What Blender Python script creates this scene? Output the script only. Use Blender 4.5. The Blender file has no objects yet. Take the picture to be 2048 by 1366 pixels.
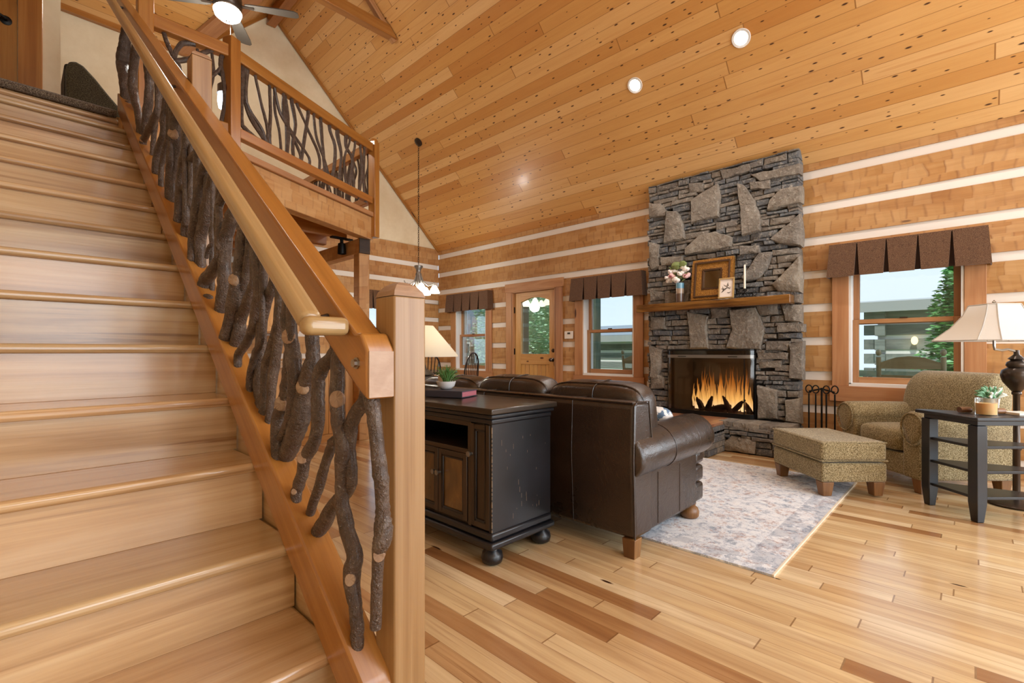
import bpy, bmesh, math, random
from mathutils import Vector, Matrix
random.seed(7)
PI=math.pi; C=bpy.context.scene.collection; SC=bpy.context.scene
# ---------------------------------------------------------------- camera
H=1.06
cam=bpy.data.objects.new('camera',bpy.data.cameras.new('camera')); C.objects.link(cam)
cam.location=(0,0,H); cam.rotation_euler=(PI/2,0,-math.atan2(.7205,.6932))
cam.data.sensor_width=36; cam.data.lens=958/2048*36; cam.data.shift_y=20/2048; cam.data.clip_start=.02
SC.camera=cam
SC.view_settings.view_transform='Standard'; SC.view_settings.look='None'
SC.view_settings.gamma=1; SC.view_settings.use_curve_mapping=False
SC.view_settings.exposure=0.08
try: SC.cycles.use_denoising=True
except Exception: pass
SC.cycles.max_bounces=8; SC.cycles.diffuse_bounces=4; SC.cycles.glossy_bounces=4; SC.cycles.transparent_max_bounces=12
SC.cycles.sample_clamp_indirect=6
SC.cycles.caustics_reflective=False; SC.cycles.caustics_refractive=False
# ---------------------------------------------------------------- world
W=bpy.data.worlds.new('sky'); SC.world=W; W.use_nodes=True
nt=W.node_tree; nt.nodes.clear()
g=nt.nodes.new('ShaderNodeTexCoord'); s=nt.nodes.new('ShaderNodeSeparateXYZ'); r=nt.nodes.new('ShaderNodeValToRGB')
b=nt.nodes.new('ShaderNodeBackground'); o=nt.nodes.new('ShaderNodeOutputWorld')
nt.links.new(g.outputs['Generated'],s.inputs[0]); nt.links.new(s.outputs[2],r.inputs[0])
r.color_ramp.elements[0].position=0; r.color_ramp.elements[0].color=(.74,.87,1,1)
r.color_ramp.elements[1].position=.6; r.color_ramp.elements[1].color=(.40,.64,.95,1)
nt.links.new(r.outputs[0],b.inputs[0]); b.inputs[1].default_value=1.15; nt.links.new(b.outputs[0],o.inputs[0])
XW_=5.80
# ---------------------------------------------------------------- lights
def area(name,loc,rot,sx,sy,e,col=(1,1,1)):
    l=bpy.data.lights.new(name,'AREA'); l.shape='RECTANGLE'; l.size=sx; l.size_y=sy; l.energy=e; l.color=col
    ob=bpy.data.objects.new(name,l); C.objects.link(ob); ob.location=loc; ob.rotation_euler=rot; return ob
# fill lamps added at unseen window openings behind the camera and in the side wall
area('window_daylight',(3.9,-3.55,1.5),(PI/2,0,0),3.2,2.0,150,(.88,.95,1))
area('window_daylight',(.7,-3.55,1.5),(PI/2,0,0),2.0,2.0,62,(.90,.96,1))
area('gable_window_daylight',(2.7,-3.55,4.1),(PI/2,0,0),2.6,1.6,120,(.92,.96,1))
sun=bpy.data.lights.new('sun','SUN'); sun.energy=3.2; sun.angle=.05; sun.color=(1,.96,.88)
so=bpy.data.objects.new('sun',sun); C.objects.link(so); so.rotation_euler=Vector((-.62,-.12,.78)).to_track_quat('Z','Y').to_euler()
area('side_window_daylight',(XW_+.30,-1.65,1.4),(PI/2,0,PI/2),1.35,1.5,85,(.86,.94,1))  # fill lamp outside the added side window, brightening sofa and rug
def point(name,loc,e,col=(1,.97,.91),rad=.05):
    l=bpy.data.lights.new(name,'POINT'); l.energy=e; l.color=col; l.shadow_soft_size=rad
    ob=bpy.data.objects.new(name,l); C.objects.link(ob); ob.location=loc; return ob
def spot(name,loc,rot,e,col=(1,.97,.91),ang=120,rad=.06):
    l=bpy.data.lights.new(name,'SPOT'); l.energy=e; l.color=col; l.spot_size=math.radians(ang); l.spot_blend=.6; l.shadow_soft_size=rad
    ob=bpy.data.objects.new(name,l); C.objects.link(ob); ob.location=loc; ob.rotation_euler=rot; return ob
# ---------------------------------------------------------------- constants
XW,YG=5.80,7.589
ZE=3.03; XR=2.67; ZR=ZE+XW-XR; XL=2*XR-XW; YF=-3.4
LZ=2.738
def L(h):
    h=h.lstrip('#'); v=[int(h[i:i+2],16)/255 for i in (0,2,4)]
    return tuple((c/12.92 if c<=.04045 else ((c+.055)/1.055)**2.4) for c in v)+(1,)
# ---------------------------------------------------------------- mesh builder
class MB:
    def __init__(self,T=None): self.v=[];self.f=[];self.uv=[];self.r=[];self.m=[];self.T=T
    def add(self,vs,fs,uvs,m=0,rnd=None):
        n=len(self.v); rnd=random.random() if rnd is None else rnd
        for p in vs: self.v.append(tuple(self.T(*p)) if self.T else tuple(p))
        for f,u in zip(fs,uvs):
            self.f.append([i+n for i in f]); self.uv.append(u); self.r.append(rnd); self.m.append(m)
    def obox(self,c,d,R=None,g=0,m=0,rnd=None,taper=1.0):
        hx,hy,hz=d[0]/2,d[1]/2,d[2]/2; loc=[]
        for i in range(8):
            p=[hx if i&1 else -hx, hy if i&2 else -hy, hz if i&4 else -hz]
            if not i&4: p[0]*=taper; p[1]*=taper
            loc.append(p)
        fs=[(0,2,3,1),(4,5,7,6),(0,1,5,4),(2,6,7,3),(0,4,6,2),(1,3,7,5)]; ax=[2,2,1,1,0,0]
        uvs=[]; ou,ov=random.random()*5,random.random()*5
        for f,a in zip(fs,ax):
            o=[k for k in range(3) if k!=a]
            if g in o: uu,vv=g,[k for k in o if k!=g][0]
            else: uu,vv=o
            uvs.append([(loc[i][uu]+ou,loc[i][vv]+ov+a*.37) for i in f])
        cc=Vector(c)
        vs=[(R@Vector(p)+cc) if R is not None else (Vector(p)+cc) for p in loc]
        self.add(vs,fs,uvs,m,rnd)
    def box(self,x0,x1,y0,y1,z0,z1,g=0,m=0,rnd=None):
        self.obox(((x0+x1)/2,(y0+y1)/2,(z0+z1)/2),(abs(x1-x0),abs(y1-y0),abs(z1-z0)),None,g,m,rnd)
    def bar(self,p,q,w,h,m=0,up=(0,0,1),rnd=None):
        p,q=Vector(p),Vector(q); x=(q-p); Ln=x.length; x.normalize()
        y=Vector(up).cross(x); y.normalize(); z=x.cross(y)
        self.obox((p+q)/2,(Ln,w,h),Matrix((x,y,z)).transposed(),0,m,rnd)
    def prism(self,poly,axis,a,b_,m=0,rnd=None,g=None):
        # poly: 2-D outline in the plane across `axis`; order (x,y),(x,z),(y,z)
        n=len(poly); vs=[]
        for t in (a,b_):
            for p in poly:
                vs.append({0:(t,p[0],p[1]),1:(p[0],t,p[1]),2:(p[0],p[1],t)}[axis])
        fs=[tuple(range(n))[::-1],tuple(range(n,2*n))]; uvs=[[poly[i] for i in range(n)][::-1],list(poly)]
        if g==1: uvs=[[(q[1],q[0]) for q in u] for u in uvs]
        acc=0
        for i in range(n):
            j=(i+1)%n; d=math.dist(poly[i],poly[j])
            fs.append((i,j,n+j,n+i))
            if g=='t': uvs.append([(a,acc),(a,acc+d),(b_,acc+d),(b_,acc)])
            else: uvs.append([(acc,a),(acc+d,a),(acc+d,b_),(acc,b_)])
            acc+=d
        self.add(vs,fs,uvs,m,rnd)
    def tube(self,pts,rs,n=8,m=0,rnd=None,cap=True,closed=False):
        P=[Vector(p) for p in pts]
        if not hasattr(rs,'__len__'): rs=[rs]*len(P)
        vs=[];fs=[];uvs=[]; acc=[0]
        for i in range(1,len(P)): acc.append(acc[-1]+(P[i]-P[i-1]).length)
        ref=None
        for i,p in enumerate(P):
            if closed: t=P[(i+1)%len(P)]-P[i-1]
            else: t=P[min(i+1,len(P)-1)]-P[max(i-1,0)]
            t.normalize()
            if ref is None:
                ref=Vector((0,0,1)) if abs(t.z)<.9 else Vector((1,0,0))
            u=t.cross(ref)
            if u.length<1e-4: u=t.cross(Vector((0,1,.1)))
            u.normalize(); w=u.cross(t); w.normalize(); ref=w if False else ref
            if i==0: pu=u
            else:
                pu=pu-t*pu.dot(t); pu.normalize()
            u=pu; w=t.cross(u)
            for k in range(n):
                a=2*PI*k/n; vs.append(p+(u*math.cos(a)+w*math.sin(a))*rs[i])
        N=len(P)
        for i in range(N if closed else N-1):
            j=(i+1)%N
            for k in range(n):
                l=(k+1)%n; fs.append((i*n+k,i*n+l,j*n+l,j*n+k))
                a0=acc[i]; a1=acc[j] if j else acc[-1]+.01; c=2*PI*rs[i]/n
                uvs.append([(a0,k*c),(a0,(k+1)*c),(a1,(k+1)*c),(a1,k*c)])
        if cap and not closed:
            fs.append(tuple(range(n))[::-1]); uvs.append([(0,0)]*n)
            fs.append(tuple(range((N-1)*n,N*n))); uvs.append([(0,0)]*n)
        self.add(vs,fs,uvs,m,rnd)
    def lathe(self,prof,c,n=20,m=0,rnd=None,sx=1,sy=1,rot=None,caps=False):
        vs=[];fs=[];uvs=[]
        for (r_,z) in prof:
            for k in range(n):
                a=2*PI*(k+.5)/n; p=Vector((r_*math.cos(a)*sx,r_*math.sin(a)*sy,z))
                if rot is not None: p=rot@p
                vs.append(p+Vector(c))
        N=len(prof)
        for i in range(N-1):
            for k in range(n):
                l=(k+1)%n; fs.append((i*n+k,i*n+l,(i+1)*n+l,(i+1)*n+k))
                uvs.append([(prof[i][1],k/n),(prof[i][1],(k+1)/n),(prof[i+1][1],(k+1)/n),(prof[i+1][1],k/n)])
        if caps and prof[0][0]>1e-5: fs.append(tuple(range(n))[::-1]); uvs.append([(0,0)]*n)
        if caps and prof[-1][0]>1e-5: fs.append(tuple(range((N-1)*n,N*n))); uvs.append([(0,0)]*n)
        self.add(vs,fs,uvs,m,rnd)
    def ell(self,c,d,R=None,e=1.0,n=20,k=12,m=0,rnd=None,e2=None,wob=0):
        # superellipsoid: e<1 boxier
        e2=e if e2 is None else e2
        sg=lambda t,p: math.copysign(abs(t)**p,t)
        vs=[];fs=[];uvs=[]
        for i in range(k+1):
            ph=-PI/2+PI*i/k
            for j in range(n):
                th=2*PI*j/n
                p=Vector((d[0]/2*sg(math.cos(ph),e2)*sg(math.cos(th),e),d[1]/2*sg(math.cos(ph),e2)*sg(math.sin(th),e),d[2]/2*sg(math.sin(ph),e2)))
                if wob: p*=1+wob*random.uniform(-1,1)
                vs.append((R@p if R is not None else p)+Vector(c))
        for i in range(k):
            for j in range(n):
                l=(j+1)%n; fs.append((i*n+j,i*n+l,(i+1)*n+l,(i+1)*n+j))
                uvs.append([(j/n*d[0]*2,i/k*d[2]*2)]*4)
        self.add(vs,fs,uvs,m,rnd)
    def build(self,name,mats,parent=None,bevel=0,smooth=35,seg=2,sub=0):
        me=bpy.data.meshes.new(name); me.from_pydata(self.v,[],self.f)
        ul=me.uv_layers.new(name='uv'); k=0
        flat=[]
        for u in self.uv:
            for q in u: flat+= [q[0],q[1]]
        ul.data.foreach_set('uv',flat)
        at=me.attributes.new('rnd','FLOAT','FACE'); at.data.foreach_set('value',self.r)
        me.polygons.foreach_set('material_index',self.m)
        mats=mats if isinstance(mats,(list,tuple)) else [mats]
        for mm in mats: me.materials.append(mm)
        bm=bmesh.new(); bm.from_mesh(me); bmesh.ops.remove_doubles(bm,verts=bm.verts,dist=1e-5); bmesh.ops.recalc_face_normals(bm,faces=bm.faces); bm.to_mesh(me); bm.free()
        if smooth:
            me.polygons.foreach_set('use_smooth',[True]*len(me.polygons)); me.set_sharp_from_angle(angle=math.radians(smooth))
        ob=bpy.data.objects.new(name,me); C.objects.link(ob)
        if parent is not None:
            ob.parent=parent; ob.matrix_parent_inverse=W2L(parent)
        if bevel:
            b_=ob.modifiers.new('bevel','BEVEL'); b_.width=bevel; b_.segments=seg; b_.limit_method='ANGLE'; b_.angle_limit=math.radians(40); b_.use_clamp_overlap=True
        if sub:
            b_=ob.modifiers.new('sub','SUBSURF'); b_.levels=sub; b_.render_levels=sub
        return ob
BASE={}
def W2L(p):
    return BASE.get(p.name,Matrix.Identity(4))
def setprops(o,label,cat,group=None,kind=None):
    if label: o['label']=label
    if cat: o['category']=cat
    if group: o['group']=group
    if kind: o['kind']=kind
    return o
def thing(name,label,cat,loc=(0,0,0),group=None,kind=None):
    o=bpy.data.objects.new(name,None); C.objects.link(o); o.location=loc; o.empty_display_size=.05
    BASE[o.name]=Matrix.Translation(Vector(loc)).inverted()
    return setprops(o,label,cat,group,kind)
def struct(o): o['kind']='structure'; return o
def dup(root,loc,rotz=0,label=None,group=None):
    r=root.copy(); C.objects.link(r); r.location=loc; r.rotation_euler=(0,0,rotz)
    if label: r['label']=label
    if group: r['group']=group
    for ch in list(root.children):
        c=ch.copy(); C.objects.link(c); c.parent=r
        for gch in ch.children:
            d=gch.copy(); C.objects.link(d); d.parent=c
    return r
def Rz(a): return Matrix.Rotation(a,3,'Z')
def Rx(a): return Matrix.Rotation(a,3,'X')
def Ry(a): return Matrix.Rotation(a,3,'Y')
# ---------------------------------------------------------------- materials
class N:
    def __init__(s,name):
        s.mat=bpy.data.materials.new(name); s.mat.use_nodes=True; s.t=s.mat.node_tree; s.t.nodes.clear()
        s.out=s.n('OutputMaterial')
    def n(s,typ,ins=None,**kw):
        nd=s.t.nodes.new('ShaderNode'+typ)
        for k,v in kw.items(): setattr(nd,k,v)
        if ins:
            for k,v in ins.items():
                sock=nd.inputs[k]
                if hasattr(v,'is_output') or isinstance(v,bpy.types.NodeSocket): s.t.links.new(v,sock)
                else: sock.default_value=v
        return nd
    def m(s,op,a,b_=0.0,c=0.0): 
        nd=s.n('Math',{0:a,1:b_,2:c},operation=op); return nd.outputs[0]
    def ramp(s,fac,stops,interp='LINEAR'):
        nd=s.n('ValToRGB',{0:fac}); cr=nd.color_ramp; cr.interpolation=interp
        while len(cr.elements)<len(stops): cr.elements.new(.5)
        for e,(p,c) in zip(cr.elements,stops): e.position=p; e.color=c if len(c)==4 else tuple(c)+(1,)
        return nd.outputs[0]
    def mix(s,fac,a,b_,bt='MIX'):
        nd=s.n('Mix',data_type='RGBA',blend_type=bt); 
        for i,v in ((0,fac),(6,a),(7,b_)):
            if isinstance(v,bpy.types.NodeSocket): s.t.links.new(v,nd.inputs[i])
            else: nd.inputs[i].default_value=v
        return nd.outputs[2]
    def noise(s,vec,scale,detail=4,rough=.55,dist=0,dim='3D'):
        return s.n('TexNoise',{'Vector':vec,'Scale':scale,'Detail':detail,'Roughness':rough,'Distortion':dist},noise_dimensions=dim).outputs['Fac']
    def vec(s,x,y,z=0.0): return s.n('CombineXYZ',{0:x,1:y,2:z}).outputs[0]
    def uv(s):
        u=s.n('UVMap',uv_map='uv'); sp=s.n('SeparateXYZ',{0:u.outputs[0]}); return sp.outputs[0],sp.outputs[1]
    def rnd(s): return s.n('Attribute',attribute_name='rnd').outputs['Fac']
    def obj(s): return s.n('TexCoord').outputs['Object']
    def bump(s,h,strength=.3,dist=.01): return s.n('Bump',{'Height':h,'Strength':strength,'Distance':dist}).outputs[0]
    def pbr(s,col,rough=.5,normal=None,metal=0,coat=0,spec=.5,**kw):
        ins={'Base Color':col,'Roughness':rough,'Metallic':metal,'Coat Weight':coat,'Specular IOR Level':spec,'Coat Roughness':kw.get('coatr',.15)}
        nd=s.n('BsdfPrincipled',ins)
        if normal is not None: s.t.links.new(normal,nd.inputs['Normal'])
        if 'sheen' in kw: nd.inputs['Sheen Weight'].default_value=kw['sheen']
        if 'emit' in kw: nd.inputs['Emission Color'].default_value=kw['emit'][0]; nd.inputs['Emission Strength'].default_value=kw['emit'][1]
        if 'sss' in kw: nd.inputs['Subsurface Weight'].default_value=kw['sss']
        s.t.links.new(nd.outputs[0],s.out.inputs[0]); return s.mat
def plain(name,col,rough=.5,metal=0,**kw):
    return N(name).pbr(L(col) if isinstance(col,str) else col,rough,None,metal,**kw)
def emit(name,col,st):
    k=N(name); e=k.n('Emission',{0:L(col),1:st}); k.t.links.new(e.outputs[0],k.out.inputs[0]); return k.mat
def grain(k,u,v,rn,su=1.0,sv=14.0):
    v1=k.vec(k.m('MULTIPLY_ADD',u,su,k.m('MULTIPLY',rn,37)),k.m('MULTIPLY_ADD',v,sv,k.m('MULTIPLY',rn,13)),rn)
    big=k.noise(v1,1.0,5,.55,1.2)
    v2=k.vec(k.m('MULTIPLY_ADD',u,su*5,k.m('MULTIPLY',rn,71)),k.m('MULTIPLY',v,sv*14),rn)
    fine=k.noise(v2,1.0,3,.6,.2)
    return big,fine,v1
def knots(k,u,v,rn,su=1.6,sv=8.0,size=.12,dens=.35):
    kv=k.vec(k.m('MULTIPLY_ADD',u,su,k.m('MULTIPLY',rn,91)),k.m('MULTIPLY_ADD',v,sv,k.m('MULTIPLY',rn,17)),0.0)
    vo=k.n('TexVoronoi',{'Vector':kv,'Scale':1.0},voronoi_dimensions='2D')
    sep=k.n('SeparateXYZ',{0:vo.outputs['Color']})
    on=k.m('LESS_THAN',sep.outputs[0],dens)
    sz=k.m('MULTIPLY_ADD',sep.outputs[1],size,size*.35)
    d=k.m('DIVIDE',vo.outputs['Distance'],sz)
    core=k.m('MULTIPLY',k.m('SUBTRACT',1.0,k.m('SMOOTHSTEP' if False else 'MINIMUM',d,1.0)),on)
    return k.m('MINIMUM',k.m('MULTIPLY',core,2.2),1.0)
def streaks(k,c,u,v,rn,col,amt,sv=46,th=.60,su=.9):
    n=k.noise(k.vec(k.m('MULTIPLY_ADD',u,su,k.m('MULTIPLY',rn,43)),k.m('MULTIPLY_ADD',v,sv,k.m('MULTIPLY',rn,29)),rn),1.0,4,.6,.8)
    g_=k.noise(k.vec(k.m('MULTIPLY_ADD',u,.8,k.m('MULTIPLY',rn,63)),k.m('MULTIPLY',v,5),rn),1.0,2)
    f=k.m('MINIMUM',k.m('MAXIMUM',k.m('MULTIPLY',k.m('SUBTRACT',n,th),9.0),0.0),1.0)
    f=k.m('MULTIPLY',f,k.m('MINIMUM',k.m('MAXIMUM',k.m('MULTIPLY_ADD',g_,4.0,-1.6),0.05),1.0))
    return k.mix(k.m('MULTIPLY',f,amt),c,L(col))
def wood(name,cols,rough=.4,su=1.0,sv=14.0,kn=.0,kcol='#4a2410',coat=0,bump=.15,vary=.25,ksz=.12,ksu=1.6,ksv=8.0,fine_amt=.35,adze=0,strk=None,ssv=46):
    k=N(name); u,v=k.uv(); rn=k.rnd(); big,fine,v1=grain(k,u,v,rn,su,sv)
    c=k.ramp(big,[(.28,L(cols[0])),(.5,L(cols[1])),(.72,L(cols[2]))])
    c=k.mix(k.m('MULTIPLY',fine,fine_amt),c,L(cols[0]),'MULTIPLY')
    val=k.m('MULTIPLY_ADD',rn,vary,1-vary/2)
    c=k.n('HueSaturation',{'Color':c,'Value':val,'Hue':k.m('MULTIPLY_ADD',k.m('FRACT',k.m('MULTIPLY',rn,7.3)),.007,.4975)}).outputs[0]
    h=fine
    if strk: c=streaks(k,c,u,v,rn,strk[0],strk[1],ssv,strk[2])
    if kn:
        kk=knots(k,u,v,rn,ksu,ksv,ksz,kn); c=k.mix(kk,c,L(kcol))
    if adze:
        wob=k.noise(k.vec(k.m('MULTIPLY_ADD',u,4.0,k.m('MULTIPLY',rn,23)),k.m('MULTIPLY',v,3.0),rn),1.0,2,.5)
        row=k.m('FLOOR',k.m('ADD',k.m('MULTIPLY',v,9.0),k.m('MULTIPLY',wob,.8)))
        ph=k.m('FRACT',k.m('ADD',k.m('ADD',k.m('MULTIPLY',u,adze),k.m('MULTIPLY',wob,1.3)),k.m('MULTIPLY',row,.37)))
        line=k.m('MAXIMUM',k.m('SUBTRACT',1.0,k.m('MULTIPLY',k.m('MINIMUM',ph,k.m('SUBTRACT',1.0,ph)),9.0)),0.0)
        patch=k.noise(k.vec(k.m('MULTIPLY_ADD',u,1.3,k.m('MULTIPLY',rn,51)),k.m('MULTIPLY',v,6),rn),1.0,3,.6)
        amt=k.m('MAXIMUM',k.m('MULTIPLY_ADD',patch,3.5,-.95),0.0)
        c=k.mix(k.m('MINIMUM',k.m('MULTIPLY',line,k.m('MULTIPLY',amt,.62)),.6),c,L('#7a4a26'),'MIX')
        tone=k.n('TexWhiteNoise',{'Vector':k.vec(k.m('FLOOR',k.m('ADD',k.m('ADD',k.m('MULTIPLY',u,adze),k.m('MULTIPLY',wob,1.3)),k.m('MULTIPLY',row,.37))),row,0.0)},noise_dimensions='2D').outputs['Value']
        c=k.mix(k.m('MULTIPLY',tone,.3),c,L('#d0aa78'))
        h=k.m('ADD',k.m('MULTIPLY',k.m('ABSOLUTE',k.m('SUBTRACT',ph,.5)),2.0),k.m('MULTIPLY',fine,.5))
    return k.pbr(c,rough,k.bump(h,bump,.006),coat=coat)
def planks(name,wid,length,stops,rough=.35,kn=.0,ksz=.1,coat=0,gapw=.03,gapcol='#5a2f12',sv=12.0,bump=.25,streak=.35,kcol='#3c1c0a',ksu=3.0,ksv=9.0,gapmix=.75,strk=None,ssv=80):
    k=N(name); u,v=k.uv()
    row=k.m('FLOOR',k.m('DIVIDE',v,wid)); fr=k.m('FRACT',k.m('DIVIDE',v,wid))
    w1=k.n('TexWhiteNoise',{'W':row},noise_dimensions='1D').outputs['Value']
    uu=k.m('ADD',k.m('DIVIDE',u,length),k.m('MULTIPLY',w1,7.0))
    colu=k.m('FLOOR',uu); fu=k.m('FRACT',uu)
    w2=k.n('TexWhiteNoise',{'Vector':k.vec(row,colu,0.0)},noise_dimensions='2D'); rn=w2.outputs['Value']
    big,fine,v1=grain(k,u,v,rn,.9,sv)
    base=k.ramp(rn,[(p,L(c)) for p,c in stops])
    c=k.mix(k.m('MULTIPLY',k.m('MAXIMUM',k.m('MULTIPLY_ADD',big,2.4,-.9),0.0),streak),base,L(stops[0][1]),'MULTIPLY')
    c=k.mix(k.m('MULTIPLY',fine,.3),c,L(stops[len(stops)//2][1]),'MULTIPLY')
    if strk: c=streaks(k,c,u,v,rn,strk[0],strk[1],ssv,strk[2])
    if kn:
        kk=knots(k,u,v,rn,ksu,ksv,ksz,kn); c=k.mix(kk,c,L(kcol))
    e1=k.m('LESS_THAN',fr,gapw); e2=k.m('LESS_THAN',fu,.004/length*1.0+.0015)
    gap=k.m('MAXIMUM',e1,e2)
    c=k.mix(k.m('MULTIPLY',gap,gapmix),c,L(gapcol))
    h=k.m('SUBTRACT',k.m('MULTIPLY',fine,.15),gap)
    return k.pbr(c,rough,k.bump(h,bump,.006),coat=coat,coatr=.12)
def fabric(name,cols,scale=140,bump=.6,rough=.9,sheen=.2):
    k=N(name); o=k.obj(); n1=k.noise(o,scale,2,.6); n2=k.noise(o,scale*.12,3); 
    c=k.ramp(n1,[(.35,L(cols[0])),(.5,L(cols[1])),(.62,L(cols[2]))])
    c=k.mix(k.m('MULTIPLY',n2,.35),c,L(cols[0]),'MULTIPLY')
    return k.pbr(c,rough,k.bump(n1,bump,.004),spec=.2,sheen=sheen)
def leather(name,c0,c1,rough=.38):
    k=N(name); o=k.obj(); n=k.noise(o,3.5,5,.6); c=k.ramp(n,[(.3,L(c0)),(.7,L(c1))])
    vo=k.n('TexVoronoi',{'Vector':o,'Scale':160.0}).outputs['Distance']; wr=k.noise(o,9.0,5,.6,1.0)
    return k.pbr(c,k.m('MULTIPLY_ADD',n,.2,rough-.08),k.bump(k.m('ADD',k.m('MULTIPLY',vo,.25),k.m('MULTIPLY',wr,1.6)),.28,.012),coat=.3,coatr=.28)
MT={}
MT['ceil']=planks('pine_ceiling',.128,4.2,[(0,'#c58b49'),(.25,'#d29f5b'),(.65,'#dbac6b'),(1,'#e4bc82')],.38,kn=.5,ksz=.11,coat=.15,gapw=.035,gapcol='#8a5826',ksu=5.0,ksv=15,streak=.18,kcol='#4a2812',strk=('#b5702c',.45,.56),ssv=30)
MT['floor']=planks('hickory_floor',.083,1.15,[(0,'#a1754a'),(.10,'#bb9163'),(.28,'#d3b486'),(.7,'#dfc598'),(1,'#e7d2ac')],.2,kn=.14,ksz=.06,coat=.3,gapw=.02,gapcol='#7a5632',streak=.6,bump=.06,ksu=1.5,ksv=6,strk=('#7a4c28',.75,.575),ssv=75)
MT['tread']=wood('stair_oak',['#a57d52','#cfac80','#dfc49c'],.22,.55,8,kn=.06,ksz=.05,coat=.5,bump=.04,vary=.26,ksu=.8,ksv=4,fine_amt=.45,strk=('#7e5530',.7,.565),ssv=38)
MT['log']=wood('hewn_log',['#9c6836','#b38048','#c2955e'],.6,.8,7,kn=.16,ksz=.1,ksu=1.3,ksv=5,adze=8.0,bump=.35,vary=.18,kcol='#5a3216')
MT['rail']=wood('rail_fir',['#925a24','#a86d31','#b57e40'],.3,.7,11,kn=.1,ksz=.1,coat=.25,bump=.05,vary=.12,ksu=1.4,ksv=6)
MT['post']=wood('post_pine',['#89633b','#9c774d','#a9875e'],.38,.6,26,kn=.08,ksz=.07,coat=.1,bump=.06,vary=.08,ksu=1.2,ksv=8)
MT['handrail']=wood('handrail_oak',['#987b4e','#a9895b','#b3976a'],.3,.8,10,coat=.3,bump=.04,vary=.08)
MT['casing']=wood('cedar_casing',['#a27048','#b58256','#c29468'],.5,.7,10,kn=.12,ksz=.08,bump=.08,vary=.14,ksu=1.2,ksv=5)
MT['door']=wood('knotty_pine_door',['#b8864a','#cc9d5c','#d8ae72'],.45,.8,10,kn=.3,ksz=.1,bump=.06,vary=.12,ksu=2.4,ksv=6)
MT['endgrain']=wood('end_grain',['#a98b78','#ba9f8c','#c6af9e'],.55,6,6,bump=.1,vary=.05)
MT['chink']=N('chinking').pbr(L('#dfd7cd'),.85)
k=N('plaster'); n1=k.noise(k.obj(),2.2,5,.65); MT['plaster']=k.pbr(k.ramp(n1,[(.3,L('#d3c09c')),(.7,L('#e4d6b8'))]),.85,k.bump(k.noise(k.obj(),30,3),.1,.005))
k=N('bark'); o_=k.obj(); n1=k.noise(o_,28,5,.65); n2=k.noise(o_,160,3,.6); n3=k.noise(o_,6,3)
c=k.ramp(n1,[(.3,L('#2e241e')),(.52,L('#4f4036')),(.75,L('#7a6d62'))]); c=k.mix(k.m('MULTIPLY',n3,.55),c,L('#5a3a24'))
c=k.mix(k.m('MINIMUM',k.m('MAXIMUM',k.m('MULTIPLY',k.m('SUBTRACT',n2,.63),8.0),0.0),.55),c,L('#a89d94'))  # grey bark flecks, with glossy sparkle put into the same pale colour
MT['bark']=k.pbr(c,.42,k.bump(k.m('ADD',k.m('MULTIPLY',n1,1.5),n2),1.0,.010),spec=.5,coat=.25,coatr=.25)
MT['cut']=wood('cut_wood',['#84664c','#a0826a','#b3977c'],.6,8,8,bump=.1)
k=N('field_stone'); rn=k.rnd(); o_=k.obj(); n1=k.noise(o_,5,6,.65); n2=k.noise(o_,26,5,.7); n3=k.noise(o_,9,3)
c=k.ramp(rn,[(0,L('#595e64')),(.3,L('#707273')),(.5,L('#857d73')),(.75,L('#91877a')),(1,L('#9d9282'))])
c=k.mix(k.m('MULTIPLY_ADD',n1,1.9,-.72),c,L('#574c43'),'MIX'); c=k.mix(k.m('MAXIMUM',k.m('MULTIPLY_ADD',n2,3.6,-1.85),0.0),c,L('#bcb4a6'))
MT['stone']=k.pbr(c,.85,k.bump(k.m('ADD',k.m('MULTIPLY',n1,1.6),k.m('MULTIPLY',n2,.8)),1.0,.04))
MT['mortar']=plain('dark_mortar','#2a2522',.95)
MT['leather']=leather('brown_leather','#1f1510','#37281f',.28)
MT['chen']=fabric('olive_chenille',['#62543a','#94845e','#baac8a'],150)
MT['olive']=fabric('dark_olive_upholstery',['#2c2618','#453c28','#5a4f38'],120)
MT['valance']=fabric('brown_linen',['#4a3324','#664832','#785a42'],220,.25)
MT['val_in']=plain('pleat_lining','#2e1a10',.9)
k=N('rubbed_black_paint'); o_=k.obj(); n1=k.noise(o_,60,4,.7); n2=k.noise(k.vec(*[k.n('SeparateXYZ',{0:o_}).outputs[i] for i in (0,1,2)]),4,3)
c=k.ramp(n2,[(.3,L('#111114')),(.7,L('#1e1e23'))]); c=k.mix(k.m('MULTIPLY',k.m('GREATER_THAN',n1,.73),.5),c,L('#7a6a58'))
MT['black']=k.pbr(c,.35,k.bump(n1,.08,.003),coat=.15,coatr=.3)
MT['dkwood']=wood('dark_top',['#1f1812','#2e251d','#3b3026'],.28,.8,12,coat=.3,bump=.05)
MT['brownpaint']=wood('dark_brown_front',['#2a1f16','#3a2c20','#4a3a2a'],.4,.8,12,coat=.1,bump=.05)
MT['iron']=plain('black_iron','#15130f',.45,.6)
MT['bronze']=plain('oil_rubbed_bronze','#453a32',.3,.7)
MT['nickel']=plain('brushed_nickel','#a09a92',.3,1)
MT['pewter']=plain('pewter','#8a8783',.35,.8)
MT['walnut']=wood('walnut_leg',['#6a4426','#84592f','#9a6e40'],.4,.9,12,coat=.15)
MT['bulb']=emit('lit_glass','#fff4e0',9)
MT['can']=emit('lit_can','#fff2dc',14)
MT['white']=plain('white_vinyl','#e6e4e0',.5)
k=N('window_glass'); tr=k.n('BsdfTransparent',{0:(.97,.985,.98,1)}); gl=k.n('BsdfGlossy',{0:(1,1,1,1),1:.02}); fr=k.n('Fresnel',{0:1.45})
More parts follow.
